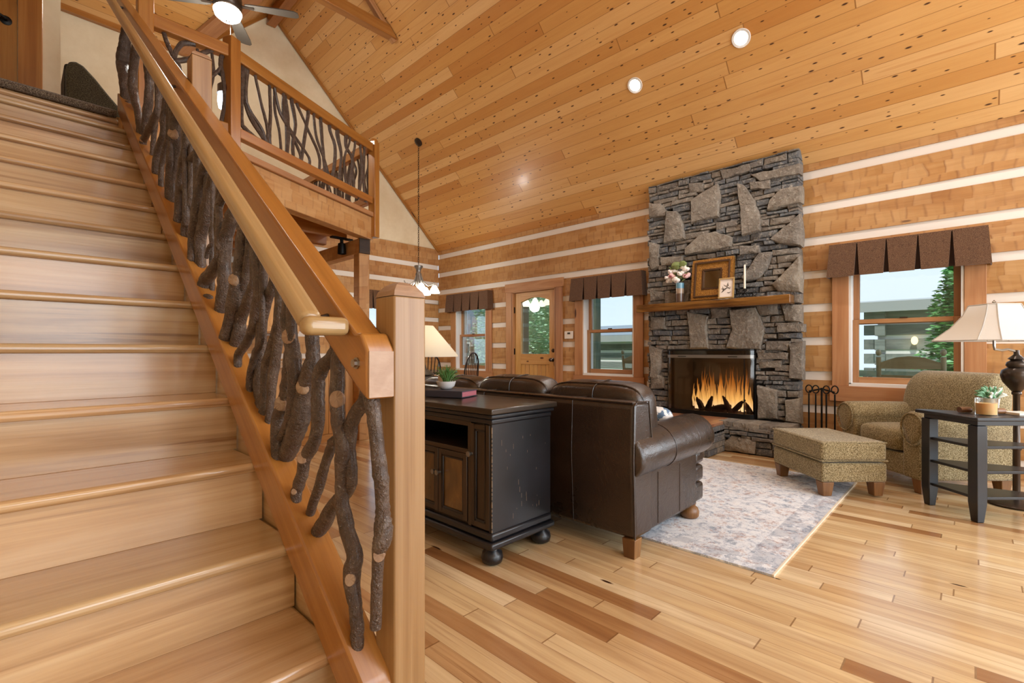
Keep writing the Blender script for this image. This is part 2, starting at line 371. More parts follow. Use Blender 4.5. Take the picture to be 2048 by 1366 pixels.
mx=k.n('MixShader',{0:k.m('MULTIPLY',fr.outputs[0],.6),1:tr.outputs[0],2:gl.outputs[0]}); k.t.links.new(mx.outputs[0],k.out.inputs[0]); MT['glass']=k.mat
def tinted(name,col,fac=.7):
    k=N(name); tr=k.n('BsdfTransparent',{0:col}); gl=k.n('BsdfGlossy',{0:(1,1,1,1),1:.05}); fr=k.n('Fresnel',{0:1.45})
    mx=k.n('MixShader',{0:k.m('MULTIPLY',fr.outputs[0],fac),1:tr.outputs[0],2:gl.outputs[0]}); k.t.links.new(mx.outputs[0],k.out.inputs[0]); return k.mat
MT['screen']=tinted('smoked_glass',(.62,.6,.57,1)); MT['smoke']=tinted('dark_smoked_glass',(.28,.27,.26,1),1.0)
# ================================================================ SETTING
def TR(s,d,z): return (XW+d,s,z)          # fireplace wall: s along Y, d outwards
def TG(s,d,z): return (s,YG+d,z)          # gable wall: s along X
CH=[(2.868,2.956),(2.512,2.599),(2.17,2.258),(1.823,1.904),(1.475,1.557),(1.126,1.21),(.763,.855),(.42,.504),(.075,.155)]
CHG=[(2.661,2.748),(2.328,2.414),(1.98,2.062),(1.64,1.72),(1.295,1.375),(.95,1.03),(.60,.68),(.25,.33)]
def cut(a,b_,z0,z1,ops):
    iv=[(a,b_)]
    for (s0,s1,q0,q1) in ops:
        if q1<=z0+1e-4 or q0>=z1-1e-4: continue
        nv=[]
        for (x,y) in iv:
            if s1<=x or s0>=y: nv.append((x,y)); continue
            if s0>x: nv.append((x,s0))
            if s1<y: nv.append((s1,y))
        iv=nv
    return iv
def logwall(name,T,s0,s1,bands,top,ops):
    M=MB(T); lv=sorted(bands); z=0.0; rows=[]
    for (a,b_) in lv: rows.append((z,a,0)); rows.append((a,b_,1)); z=b_
    rows.append((z,top,0))
    for (a,b_,ch) in rows:
        cs=[a,b_]+[q for o in ops for q in o[2:4] if a<q<b_]; cs=sorted(set(cs)); rn=random.random()
        for c0,c1 in zip(cs[:-1],cs[1:]):
            for (x,y) in cut(s0,s1,c0,c1,ops):
                if ch: M.box(x,y,.014,.24,c0-.004,c1+.004,0,1,rn)
                else: M.box(x,y,0,.25,c0,c1,0,0,rn)
    return struct(M.build(name,[MT['log'],MT['chink']],bevel=.004 if False else 0))
WIN=[(6.20,7.035),(3.287,4.121),(.055,.893)]; WZ=(.735,1.985)
ops=[(a,b_,WZ[0],WZ[1]) for a,b_ in WIN]+[(-2.35,-.95,.6,2.15),(4.62,5.565,0,2.06),(1.74,2.67,.30,1.12)]
logwall('wall_right',TR,YF,YG,CH,ZE+.12,ops)
GW=(4.22,5.05)
logwall('wall_back',TG,XL-.1,XW,CHG,3.06,[(GW[0],GW[1],WZ[0],WZ[1])])
# plaster gable above the logs
M=MB(TG); M.prism([(XL-2.5,3.06),(XW,3.06),(XW,ZE+.05),(XR,ZR+.05),(1.56,5.06),(XL-2.5,5.06)],1,.02,.2,0); struct(M.build('wall_gable',MT['plaster'],smooth=0))
M=MB()
def sheet(M,pts,uvs,th,nrm,m=0):
    n=len(pts); P=[Vector(p) for p in pts]; Q=[p+Vector(nrm)*th for p in P]
    fs=[tuple(range(n)),tuple(range(n,2*n))[::-1]]; uu=[list(uvs),list(uvs)[::-1]]
    for i in range(n):
        j=(i+1)%n; fs.append((i,j,n+j,n+i)); uu.append([uvs[i],uvs[j],uvs[j],uvs[i]])
    M.add(P+Q,fs,uu,m)
s2=math.sqrt(.5)
M=MB(); pts=[(XW+.3,YF,ZE-.3),(XW+.3,YG,ZE-.3),(XR,YG,ZR),(XR,YF,ZR)]
sheet(M,pts,[(p[1],(XW-p[0])/s2) for p in pts],.12,(s2,0,s2)); struct(M.build('ceiling',MT['ceil'],smooth=0))
DY=5.37; D2=DY-2.22
M=MB()
for pts in ([(XR,YF,ZR),(XR,D2,ZR),(1.56,D2,5.04),(XL-.3,D2,ZE-.3),(XL-.3,YF,ZE-.3)],[(XR,YG,ZR),(1.56,YG,5.04),(XR,DY,ZR)],[(XR,D2,ZR),(1.56,D2,5.04),(XR,DY,ZR)]):
    sheet(M,pts,[(p[1],(p[0]-XL)/s2+3.3) for p in pts],.1,(-s2,0,s2))
c5=math.sqrt(1.25)
for pts in ([(-3,YG,5.04),(1.56,YG,5.04),(XR,DY,6.15),(-3,DY,6.15)],):
    sheet(M,pts,[(p[0],(YG-p[1])*c5) for p in pts],.1,(0,.447,.894))
for pts in ([(-3,D2,5.04),(1.56,D2,5.04),(XR,DY,6.15),(-3,DY,6.15)],):
    sheet(M,pts,[(p[0],(p[1]-D2)*c5) for p in pts],.1,(0,-.447,.894))
struct(M.build('ceiling_left',MT['ceil'],smooth=0))
M=MB(); M.box(XL-.12,XL,YF,3.2,0,ZE+.1); M.box(XL-.12,XL,3.2,YG,0,LZ-.1)
M.prism([(XL-.1,ZE-.1),(1.56,5.04),(XL-2.6,5.04),(XL-2.6,ZE-.1)],1,D2-.1,D2); M.box(-2.9,-2.8,D2,YG,LZ-.2,6.3); M.box(-2.9,XL,D2-.05,YG,LZ-.2,LZ-.1)
struct(M.build('wall_left',MT['plaster'],smooth=0))
# wall behind the camera, with large openings added for the fill lamps
M=MB(lambda s,d,z:(s,YF-d,z))
fo=[(-.35,1.75,.5,2.55),(2.25,5.55,.5,2.55),(1.35,4.05,3.25,4.95)]
for c0,c1 in ((0,.5),(.5,2.55),(2.55,3.03),(3.03,3.25),(3.25,4.95),(4.95,6.2)):
    a=XL-.1 if c1<=3.03 else XL+(c0-3.03); e=XW if c1<=3.03 else XW-(c0-3.03)
    for (x,y) in cut(a,e,c0,c1,fo): M.box(x,y,0,.12,c0,c1)
struct(M.build('wall_front',MT['plaster'],smooth=0))
M=MB(); M.box(XL-.1,XW+.25,YF-.2,YG+.25,-.12,0,1)
fl=M
M2=MB(); n=[(XL-.1,YF-.2,0),(XW+.25,YF-.2,0),(XW+.25,YG+.25,0),(XL-.1,YG+.25,0)]
sheet(M2,n,[(p[1],p[0]) for p in n],.12,(0,0,-1)); struct(M2.build('floor',MT['floor'],smooth=0))
# trims: rake board on the gable, plate at the eave, valley and ridge boards
M=MB(); M.bar((XW,YG-.015,ZE+.0),(XR,YG-.015,ZR),.03,.07); M.bar((1.56,YG-.015,5.03),(XR,YG-.015,ZR-.01),.03,.07); M.box(-2.8,1.6,YG-.05,YG+.01,5.0,5.10)
struct(M.build('trim_1',MT['rail']))
M=MB(); M.bar((1.56,YG-.02,5.02),(XR,DY,6.12),.20,.05); struct(M.build('trim_2',MT['casing']))
M=MB(); M.box(XR-.06,XR+.06,YF,YG,ZR-.22,ZR-.02,1); struct(M.build('trim_3',MT['rail']))
# ---------------------------------------------------------------- windows
def window(nm,T,a,b_,outer=.14,glassd=.10):
    z0,z1=WZ; t=thing(nm,None,None,T((a+b_)/2,0,z0)); t['kind']='structure'
    def part(n,f,mt,bev=.003,**kw):
        M=MB(T); f(M); return M.build(n,mt,t,bevel=bev,**kw)
    part('casing',lambda M:(M.box(a-outer,a,-.03,-.001,z0-.02,z1+.02,2),M.box(b_,b_+outer,-.03,-.001,z0-.02,z1+.02,2),M.box(a-outer,b_+outer,-.03,-.001,z1+.02,z1+.16,0)),MT['casing'])
    part('apron',lambda M:M.box(a-outer-.02,b_+outer+.02,-.04,-.001,z0-.175,z0-.02,0),MT['casing'])
    part('jamb_liner',lambda M:(M.box(a,a+.02,-.02,.22,z0,z1,2),M.box(b_-.02,b_,-.02,.22,z0,z1,2),M.box(a,b_,-.02,.22,z1-.02,z1,0)),MT['white'],.001)
    part('sill',lambda M:M.box(a,b_,-.02,.22,z0-.02,z0+.012,0),MT['white'],.001)
    zm=(z0+z1)/2-.005
    def sash(M,d,q0,q1,w,bt):
        M.box(a+.02,a+.02+w,d,d+.035,q0,q1,2); M.box(b_-.02-w,b_-.02,d,d+.035,q0,q1,2); M.box(a+.02+w,b_-.02-w,d,d+.035,q0,q0+bt,0); M.box(a+.02+w,b_-.02-w,d,d+.035,q1-.04,q1,0)
    lo=part('lower_sash',lambda M:sash(M,.06,z0+.012,zm+.022,.05,.06),MT['casing']); M=MB(T); M.box(a+.07,b_-.07,.075,.079,z0+.07,zm-.018); M.build('glass_pane',MT['glass'],t,smooth=0)
    part('upper_sash',lambda M:sash(M,.10,zm-.022,z1-.02,.05,.04),MT['casing']); M=MB(T); M.box(a+.07,b_-.07,.115,.119,zm+.018,z1-.06); M.build('glass_pane',MT['glass'],t,smooth=0)
    M=MB(T); M.box((a+b_)/2-.03,(a+b_)/2+.03,.045,.06,zm+.022,zm+.034); M.build('sash_lock',MT['bronze'],t)
    return t
for i,(a,b_) in enumerate(WIN): window('window_%d'%(i+1),TR,a,b_)
window('window_4',TG,*GW)
t=thing('window_5',None,None,TR(-1.65,0,.6)); t['kind']='structure'  # unseen window added so more fill light reaches the sofa and rug
M=MB(TR)
for a_,b_,c_,d_ in ((-2.48,-2.35,.58,2.17),(-.95,-.82,.58,2.17),(-2.48,-.82,2.15,2.28),(-2.48,-.82,.46,.60)): M.box(a_,b_,-.03,-.001,c_,d_,2)
M.build('casing',MT['casing'],t,bevel=.003)
M=MB(TR)
for a_,b_,c_,d_ in ((-2.35,-2.29,.6,2.15),(-1.01,-.95,.6,2.15),(-1.68,-1.62,.6,2.15),(-2.35,-.95,.6,.66),(-2.35,-.95,2.09,2.15)): M.box(a_,b_,.06,.10,c_,d_,2)
M.build('sash',MT['casing'],t)
# valances hung over the windows
def valance(T,a,b_,label,zt=2.125,zb=1.80,np_=5):
    t=thing('window_valance',label,'valance',T((a+b_)/2,-.06,zt),'brown pleated window valances')
    D0,D1=-.125,-.14; w=(b_-a)/np_; M=MB(T)
    for i in range(np_):
        x0=a+i*w; x1=x0+w; f=.0 if i==0 else .022; e=.0 if i==np_-1 else .022
        q=[(x0+.003,zt),(x1-.003,zt),(x1-e+(0 if e else .022),zb),(x0+f-(0 if f else .022),zb)]
        vs=[(s,D0-(zt-z)*.05,z) for s,z in q]+[(s,D0-(zt-z)*.05+.014,z) for s,z in q]
        M.add(vs,[(0,1,2,3),(4,5,6,7),(0,1,5,4),(1,2,6,5),(2,3,7,6),(3,0,4,7)],[[(0,0)]*4]*6)
    for s,o in ((a,-.022),(b_,.022)):
        vs=[(s,0-.004,zt),(s,D0+.01,zt),(s+o,D0-.005,zb),(s+o,-.004,zb)]; sg=-.008 if o>0 else .008
        vs+= [(p[0]+sg,p[1],p[2]) for p in vs]
        M.add(vs,[(0,1,2,3),(4,5,6,7),(0,1,5,4),(1,2,6,5),(2,3,7,6),(3,0,4,7)],[[(0,0)]*4]*6)
    M.build('pleated_skirt',MT['valance'],t,smooth=0)
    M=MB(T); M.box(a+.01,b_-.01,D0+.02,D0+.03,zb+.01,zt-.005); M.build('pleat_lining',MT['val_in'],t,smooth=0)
    M=MB(T); M.box(a,b_,D0,-.004,zt-.012,zt); M.build('mounting_board',MT['valance'],t,smooth=0)
def vs_(a,b_): return ((a)*.978,(b_)*.978)
valance(TR,6.05,7.19,'brown pleated valance above the corner window beside the dining area')
valance(TR,3.12,4.26,'brown pleated valance above the window between the back door and chimney')
valance(TR,-.095,1.04,'large brown pleated valance above the window behind the armchair')
valance(TG,4.07,5.2,'brown pleated valance mostly hidden behind the newel post')
# ---------------------------------------------------------------- back door
t=thing('door_1',None,None,TR(5.09,0,0)); t['kind']='structure'
M=MB(TR); M.box(4.5,4.635,-.03,-.001,0,2.05,2); M.box(5.55,5.696,-.03,-.001,0,2.05,2); M.box(4.48,5.716,-.035,-.001,2.05,2.19,0); M.box(4.62,4.649,-.03,.22,0,2.05,2); M.box(5.535,5.565,-.03,.22,0,2.05,2); M.box(4.62,5.565,-.03,.22,2.03,2.06,0); M.build('door_frame',MT['casing'],t,bevel=.004)
D0,D1=.02,.065
M=MB(TR); M.box(4.652,4.785,D0,D1,.01,2.026,2); M.box(5.40,5.532,D0,D1,.01,2.026,2); M.box(4.785,5.40,D0,D1,.01,.2,0); M.box(4.785,5.40,D0,D1,.85,1.02,0)
arc=[(4.785,2.026),(4.785,1.87)]+[(4.785+.615*i/12,1.87+.066*math.sin(PI*i/12)) for i in range(1,12)]+[(5.40,1.87),(5.40,2.026)]
M.prism(arc,1,D0,D1,0)
for i in range(7): M.box(4.785+i*.0879+.004,4.785+(i+1)*.0879-.004,D0+.012,D1-.01,.2,.85,2)
M.build('door_slab',MT['door'],t,bevel=.003)
M=MB(TR); M.box(4.785,5.40,.04,.044,1.02,1.94); M.build('glass_pane',MT['glass'],t,smooth=0)
M=MB(TR)
for z in (.27,1.06,1.75): M.box(5.525,5.54,.0,.03,z-.05,z+.05)
M.build('hinge',MT['iron'],t)
M=MB(); M.lathe([(0,-.01),(.032,-.01),(.032,.0),(.012,.006),(.012,.03),(.028,.045),(.03,.06),(.02,.075),(0,.078)],(XW+.018,4.716,.93),16,rot=Ry(-PI/2)); M.build('door_knob',MT['bronze'],t)
M=MB(); M.lathe([(0,-.01),(.03,-.01),(.03,.008),(.022,.018),(0,.02)],(XW+.018,4.706,1.075),16,rot=Ry(-PI/2)); M.build('deadbolt',MT['bronze'],t)
o=MB(TR); o.box(4.305,4.46,-.022,0,1.25,1.365); o=o.build('alarm_keypad',MT['chink'],bevel=.006); setprops(o,'cream wall keypad on the log wall right of the back door','keypad')
M=MB(TR); M.box(4.35,4.40,-.026,-.02,1.32,1.345); M.build('display',plain('lcd','#2a2a28',.3),o)
o=MB(TR); o.box(3.03,3.10,-.012,0,.56,.67); o=o.build('outlet_plate',MT['white'],bevel=.003); setprops(o,'white outlet plate on the wall left of the chimney','outlet')
# ---------------------------------------------------------------- loft
P1=Vector((1.24,4.39,0)); P2=Vector((2.99,5.23,0)); DV=(P2-P1).normalized(); LEN=(P2-P1).length; NV=Vector((-DV.y,DV.x,0)); RL=Matrix((DV,NV,Vector((0,0,1)))).transposed()
M=MB(); poly=[(XL,4.41),(.56,4.41),(1.22,4.42),(P2.x-.06,P2.y+.03),(P2.x-.06,YG),(XL,YG)]
pts=[(p[0],p[1],LZ) for p in poly]; sheet(M,pts,[(p[1],p[0]) for p in pts],.10,(0,0,-1)); struct(M.build('floor_loft',MT['ceil'],smooth=0))
M=MB(); M.box(-2.8,XL,D2,YG,LZ-.1,LZ); struct(M.build('floor_landing',MT['ceil'],smooth=0))
b0=P1-DV*.75
def tb(name,label,cat,f,mt,bev=.006,group=None):
    M=MB(); f(M); o=M.build(name,mt,bevel=bev); return setprops(o,label,cat,group)
def hewn(M,p,q,w,z0,z1):
    p=Vector(p);q=Vector(q); M.bar((p.x,p.y,(z0+z1)/2),(q.x,q.y,(z0+z1)/2),w,z1-z0)
A=b0-NV*(-.06); B_=P2-NV*(-.06)+DV*.02
struct(tb('beam',None,None,lambda M:(hewn(M,A,B_,.13,2.41,2.68)),MT['log']))
struct(tb('trim_4',None,None,lambda M:(hewn(M,b0+NV*.05,P2+NV*.05+DV*.03,.17,2.68,2.735)),MT['casing']))
M=MB(); hewn(M,(P2.x-.075,P2.y+.03,0),(P2.x-.075,YG,0),.135,2.235,2.41); struct(M.build('beam_side',MT['log'],bevel=.006))
M=MB(); M.box(P2.x-.145,P2.x-.008,P2.y+.018,P2.y+.031,2.235,2.41); struct(M.build('beam_end',wood('dark_end_grain',['#2a1a10','#3d2716','#54361e'],.7,5,5)))
M=MB(); M.box(P2.x-.145,P2.x-.008,P2.y+.03,P2.y+.166,0,2.235,2); struct(M.build('column',MT['log'],bevel=.008))
M=MB()
for i in range(4): y=5.55+i*.55; M.box(-.3,P2.x-.15,y,y+.1,2.46,LZ-.1,0)
struct(M.build('joist',MT['rail'],bevel=.004))
# loft railing
lr=thing('loft_railing','twig-filled wooden railing along the edge of the loft','railing',(P1.x,P1.y,LZ))
def lpost(x,y,z0,z1,R=None,rounded=False):
    M=MB(); h=.05
    M.obox((x,y,(z0+z1)/2),(.095,.095,z1-z0),R,2)
    if rounded: M.lathe([(.05,0),(.048,.02),(.035,.035),(0,.042)],(x,y,z1-.003),16)
    return M.build('post',MT['rail'],lr,bevel=.006)
lpost(.667,4.39,LZ,3.78); lpost(P1.x,P1.y,LZ-.05,3.63,RL); Q2=P2+DV*.035-NV*.01; lpost(Q2.x,Q2.y,2.44,3.60,RL,True); lpost(P2.x-.05,YG-.06,LZ,3.56)
def lrail(p,q,z,w=.075,h=.10):
    M=MB(); M.bar((p.x,p.y,z),(q.x,q.y,z),w,h); return M
P0=Vector((.667,4.39,0)); P3=Vector((P2.x-.05,YG-.06,0))
for p,q in ((P0,P1),(P1,P2-DV*.02),(P2+Vector((-.03,0,0)),P3)):
    lrail(p,q,3.51).build('top_rail',MT['rail'],lr,bevel=.008); lrail(p,q,2.875,.07,.085).build('bottom_rail',MT['rail'],lr,bevel=.008)
def smooth(pts,rs,k=4):
    P=[Vector(p) for p in pts]; out=[];ro=[]
    for i in range(len(P)-1):
        a=P[max(i-1,0)];b_=P[i];c=P[i+1];d=P[min(i+2,len(P)-1)]
        for j in range(k):
            t=j/k; out.append(.5*((2*b_)+(c-a)*t+(2*a-5*b_+4*c-d)*t*t+(3*b_-a-3*c+d)*t**3)); ro.append(rs[i]*(1-t)+rs[i+1]*t)
    out.append(P[-1]); ro.append(rs[-1]); return out,ro
def branch(M,pts,rs,n=9):
    p,r=smooth(pts,rs,5); ph_=random.uniform(0,6); r=[x*(1+.05*math.sin(i*.55+ph_)+random.uniform(-.025,.025)) for i,x in enumerate(r)]
    p=[q+Vector((random.uniform(-1,1),random.uniform(-1,1),0))*rr*.08 for q,rr in zip(p,r)]
    M.tube(p,r,n)
BR2=[[(0.154,3.464),(0.145,3.178),(0.299,3.028),(0.359,2.908)],[(0.24,3.448),(0.299,3.254),(0.369,3.059)],[(0.4,3.469),(0.411,3.243),(0.4,3.007),(0.411,2.912)],[(0.453,3.447),(0.518,3.261),(0.688,3.13),(0.884,2.995)],[(0.464,3.269),(0.518,3.091),(0.54,2.897)],[(0.584,3.429),(0.607,3.303),(0.618,3.083),(0.607,2.889)],[(0.653,3.429),(0.7,3.241),(0.665,3.051),(0.676,2.898)],[(0.736,3.452),(0.833,3.337),(0.897,3.256),(1.042,3.075),(1.042,2.887)],[(0.884,3.433),(0.833,3.157),(0.784,2.903)],[(0.948,3.408),(0.988,3.222),(1.096,3.058),(1.181,2.878)],[(1.042,3.395),(1.069,3.18),(1.11,2.892)],[(1.21,3.412),(1.298,3.234),(1.239,2.858)],[(1.328,3.404),(1.389,3.19),(1.328,2.848)],[(1.515,3.403),(1.42,3.161),(1.467,2.853)],[(0.099,3.032),(0.126,2.952),(0.279,2.907)],[(0.126,3.293),(0.182,3.102),(0.339,2.948)],[(0.551,3.276),(0.641,3.145),(0.76,2.983)],[(1.613,3.402),(1.564,3.174),(1.613,2.858)],[(1.715,3.4),(1.75,3.179),(1.681,2.837)],[(1.785,3.385),(1.768,3.142),(1.803,2.831)],[(1.467,3.342),(1.58,3.222),(1.515,2.868)]]
for k_,l in enumerate(BR2):
    l=sorted(l,key=lambda q:-q[1]); l=[(l[0][0],3.47)]+l+[(l[-1][0],2.905)]; M=MB(); r=random.uniform(.013,.022)
    off=random.uniform(-.015,.015)
    branch(M,[P1+DV*min(s,LEN-.03)+NV*off+Vector((0,0,z)) for s,z in l],[r*random.uniform(.8,1.15) for _ in l],7); M.build('branch_baluster',MT['bark'],lr)
def fill(p,q,n,seed):
    rr=random.Random(seed); d=(q-p)
    for i in range(n):
        s=(i+.5)/n; M=MB(); r=rr.uniform(.012,.02); x=[min(max(s+rr.uniform(-.022,.022),.03),.97) for _ in range(5)]
        branch(M,[p+d*xx+Vector((0,rr.uniform(-.012,.012),z)) for xx,z in zip(x,(3.47,3.32,3.17,3.03,2.905))],[r*rr.uniform(.75,1.2) for _ in range(5)],7); M.build('branch_baluster',MT['bark'],lr)
fill(P2,P3,32,5)
for pts,rs in (([(.78,4.39,3.47),(.80,4.39,3.40),(.83,4.39,3.33),(.88,4.39,3.22),(.86,4.39,3.0),(.87,4.39,2.9)],[.016,.016,.018,.02,.02,.02]),([(.98,4.38,3.46),(.93,4.38,3.445),(.89,4.38,3.42),(.86,4.38,3.36),(.84,4.38,3.28)],[.02,.02,.019,.018,.016]),([(1.10,4.38,3.47),(1.04,4.38,3.42),(.98,4.38,3.36),(.90,4.38,3.30),(.8,4.38,3.25)],[.016,.018,.02,.02,.016]),([(1.0,4.40,3.44),(1.01,4.40,3.38),(1.02,4.4,3.3),(1.03,4.4,3.1),(1.02,4.4,2.9)],[.012,.013,.013,.014,.014]),([(1.17,4.39,3.47),(1.16,4.39,3.38),(1.18,4.39,3.27),(1.19,4.39,3.1),(1.16,4.39,2.9)],[.016,.018,.016,.016,.016]),([(1.10,4.40,3.45),(1.11,4.40,3.3),(1.08,4.40,3.1),(1.09,4.4,2.9)],[.012,.013,.014,.014]),([(1.16,4.385,3.36),(1.12,4.385,3.29),(1.07,4.385,3.22)],[.014,.012,.01])):
    M=MB(); branch(M,pts,rs,8); M.build('branch_baluster',MT['bark'],lr)
# loft back wall with door
M=MB(); M.box(-2.8,-.42,5.5,5.6,LZ,5.6); M.box(-.42,.05 if False else -.41,5.5,5.6,LZ,5.6); M.box(.13,.27,5.5,5.6,LZ,5.55); M.box(-.42,.14,5.5,5.6,LZ+2.06,5.55); struct(M.build('wall_loft',MT['plaster'],smooth=0))
t=thing('door_2',None,None,(-.2,5.5,LZ)); t['kind']='structure'
M=MB(); M.box(.02,.16,5.475,5.52,LZ,LZ+2.05,2); M.box(-.95,.16,5.475,5.52,LZ+2.05,LZ+2.18,0); M.build('door_frame',MT['rail'],t,bevel=.004)
M=MB(); M.box(-.1,.019,5.49,5.53,LZ+.01,LZ+2.04,2); M.box(-.82,-.71,5.49,5.53,LZ+.01,LZ+2.04,2)
for z0,z1 in ((.01,.25),(.85,1.0),(1.9,2.04)): M.box(-.71,-.1,5.49,5.53,LZ+z0,LZ+z1,0)
for z0,z1 in ((.25,.85),(1.0,1.9)): M.box(-.70,-.11,5.505,5.52,LZ+z0,LZ+z1,2)
M.build('door_slab',MT['rail'],t,bevel=.004)
M=MB(); M.lathe([(0,0),(.035,0),(.035,.008),(.014,.014),(.012,.05),(0,.05)],(-.045,5.49,LZ+.93),14,rot=Rx(PI/2)); M.tube([(-.045,5.445,LZ+.93),(-.09,5.44,LZ+.945),(-.15,5.445,LZ+.95)],.009); M.build('lever_handle',MT['iron'],t)
# tie beam and rafter of the roof truss
tb('tie_beam','exposed tie beam with rafter crossing high under the pine ceiling','beam',lambda M:(M.prism([(1.75,5.24),(3.56,5.24),(3.44,5.38),(1.86,5.38)],1,5.55,5.66)),MT['rail'])
struct(tb('trim_5',None,None,lambda M:M.bar((3.55,5.61,ZE+XW-3.55-.06),(XR,5.61,ZR-.06),.07,.07),MT['casing']))
# ================================================================ STAIRCASE
RS=.1837
def yk(k_): return 1.088+.251*(k_-2)
def zk(k_): return .35+RS*(k_-2)
st=thing('staircase','wooden staircase with glossy steps and bark-covered branch balusters climbing to the loft','staircase',(0,1.0,0))
for k_ in range(1,15):
    y0=yk(k_); z=zk(k_); y1=yk(k_+1)+.06
    M=MB(); M.box(XL+.005,.545 if k_>1 else .505,y0,y1,z-.03,z,0); M.build('tread',MT['tread'],st,bevel=.012,seg=3)
    zb=zk(k_-1) if k_>1 else 0
    M=MB(); M.box(XL+.005,.543 if k_>1 else .505,y0+.026,y0+.045,zb,z-.03,0); M.build('riser',MT['tread'],st,bevel=.001)
M=MB(); y0=yk(15); M.box(XL+.005,.512,y0+.026,y0+.045,zk(14),LZ-.03,0); M.build('riser',MT['tread'],st)
M=MB(); M.box(XL+.005,.512,y0-.0,y0+.05,LZ-.07,LZ-.04,0); M.build('nosing',MT['tread'],st,bevel=.012)
def zbase(y): return -.328+.738*y
def slope_prism(M,poly,x0,x1,ang,m=0):
    M.prism(poly,0,x0,x1,m); c,s=math.cos(ang),math.sin(ang)
    for i in (-len(poly)-2,-len(poly)-1): M.uv[i]=[(p[0]*c+p[1]*s,-p[0]*s+p[1]*c) for p in M.uv[i]]
AN=math.atan(.738)
M=MB(); slope_prism(M,[(.90,zbase(.90)-.13),(.9,zbase(.9)-.03),(.93,zbase(.93)-.0),(4.36,zbase(4.36)),(4.36,zbase(4.36)-.135),(.99,zbase(.99)-.135),(.99,.0) ,(.92,.0)],.506,.581,AN); M.build('base_rail',MT['rail'],st,bevel=.006)
M=MB(); M.prism([(.95,0),(.95,zbase(.95)-.12),(4.36,zbase(4.36)-.12),(4.36,0)],0,.548,.565); M.build('side_panel',MT['tread'],st)
# stair railing
sr=st
def ztop(y): return .405+.7275*y
M=MB(); slope_prism(M,[(.905,ztop(.905)-.105),(.905,ztop(.905)-.0),(.93,ztop(.93)+.018),(.955,ztop(.955)),(4.40,ztop(4.40)),(4.40,ztop(4.40)-.114),(1.02,ztop(1.02)-.114),(.95,ztop(.95)-.112),(.925,ztop(.925)-.108)],.506,.572,math.atan(.7275))
tr_=M.build('top_rail',MT['rail'],sr,bevel=.006)
M=MB(); M.box(.51,.568,.9005,.9035,ztop(.905)-.10,ztop(.905)-.003); M.build('end_grain',MT['endgrain'],tr_)
M=MB(); M.lathe([(0,0),(.013,0),(.013,.003),(.009,.0035),(.009,.010),(0,.010)],(.506,.945,1.035),8,rot=Ry(-PI/2)); M.build('bolt',MT['nickel'],tr_,smooth=20)
CAPM=wood('cap_end_grain',['#8a6a52','#a07e64','#b08f76'],.5,5,5,vary=0)
def newel(x0,x1,y0,y1,z0,z1):
    M=MB(); M.box(x0,x1,y0,y1,z0,z1,2); o=M.build('newel_post',MT['post'],sr,bevel=.004)
    cx,cy,hx,hy=(x0+x1)/2,(y0+y1)/2,(x1-x0)/2,(y1-y0)/2
    M=MB(); vs=[];fs=[];rings=[(1,0),(.9,.012),(.62,.026),(.25,.034)]
    for f,dz in rings:
        for sx,sy in ((-1,-1),(1,-1),(1,1),(-1,1)): vs.append((cx+sx*hx*f,cy+sy*hy*f,z1+dz))
    for i in range(3):
        for j in range(4): l=(j+1)%4; fs.append((i*4+j,i*4+l,i*4+4+l,i*4+4+j))
    fs.append((12,13,14,15)); M.add(vs,fs,[[(0,0),(.1,0),(.1,.1),(0,.1)]]*len(fs)); M.build('cap',CAPM,o,smooth=20); return o
newel(.573,.656,.907,.985,0,1.183); newel(.573,.656,2.62,2.71,0,2.45)
hz=lambda y:.388+.735*y
M=MB(); M.bar((.430,.995,hz(.995)),(.430,4.45,hz(4.45)),.048,.042); hr=M.build('handrail',MT['handrail'],sr,bevel=.016,seg=3)
M=MB(); M.box(.408,.505,.968,1.012,hz(.99)-.022,hz(.99)+.018,0); M.build('handrail_return',MT['handrail'],hr,bevel=.014,seg=3)
for y in (1.08,2.6,4.1):
    M=MB(); M.tube([(.506,y,hz(y)-.04),(.47,y,hz(y)-.05),(.44,y,hz(y)-.02)],.007); M.build('bracket',MT['bronze'],hr)
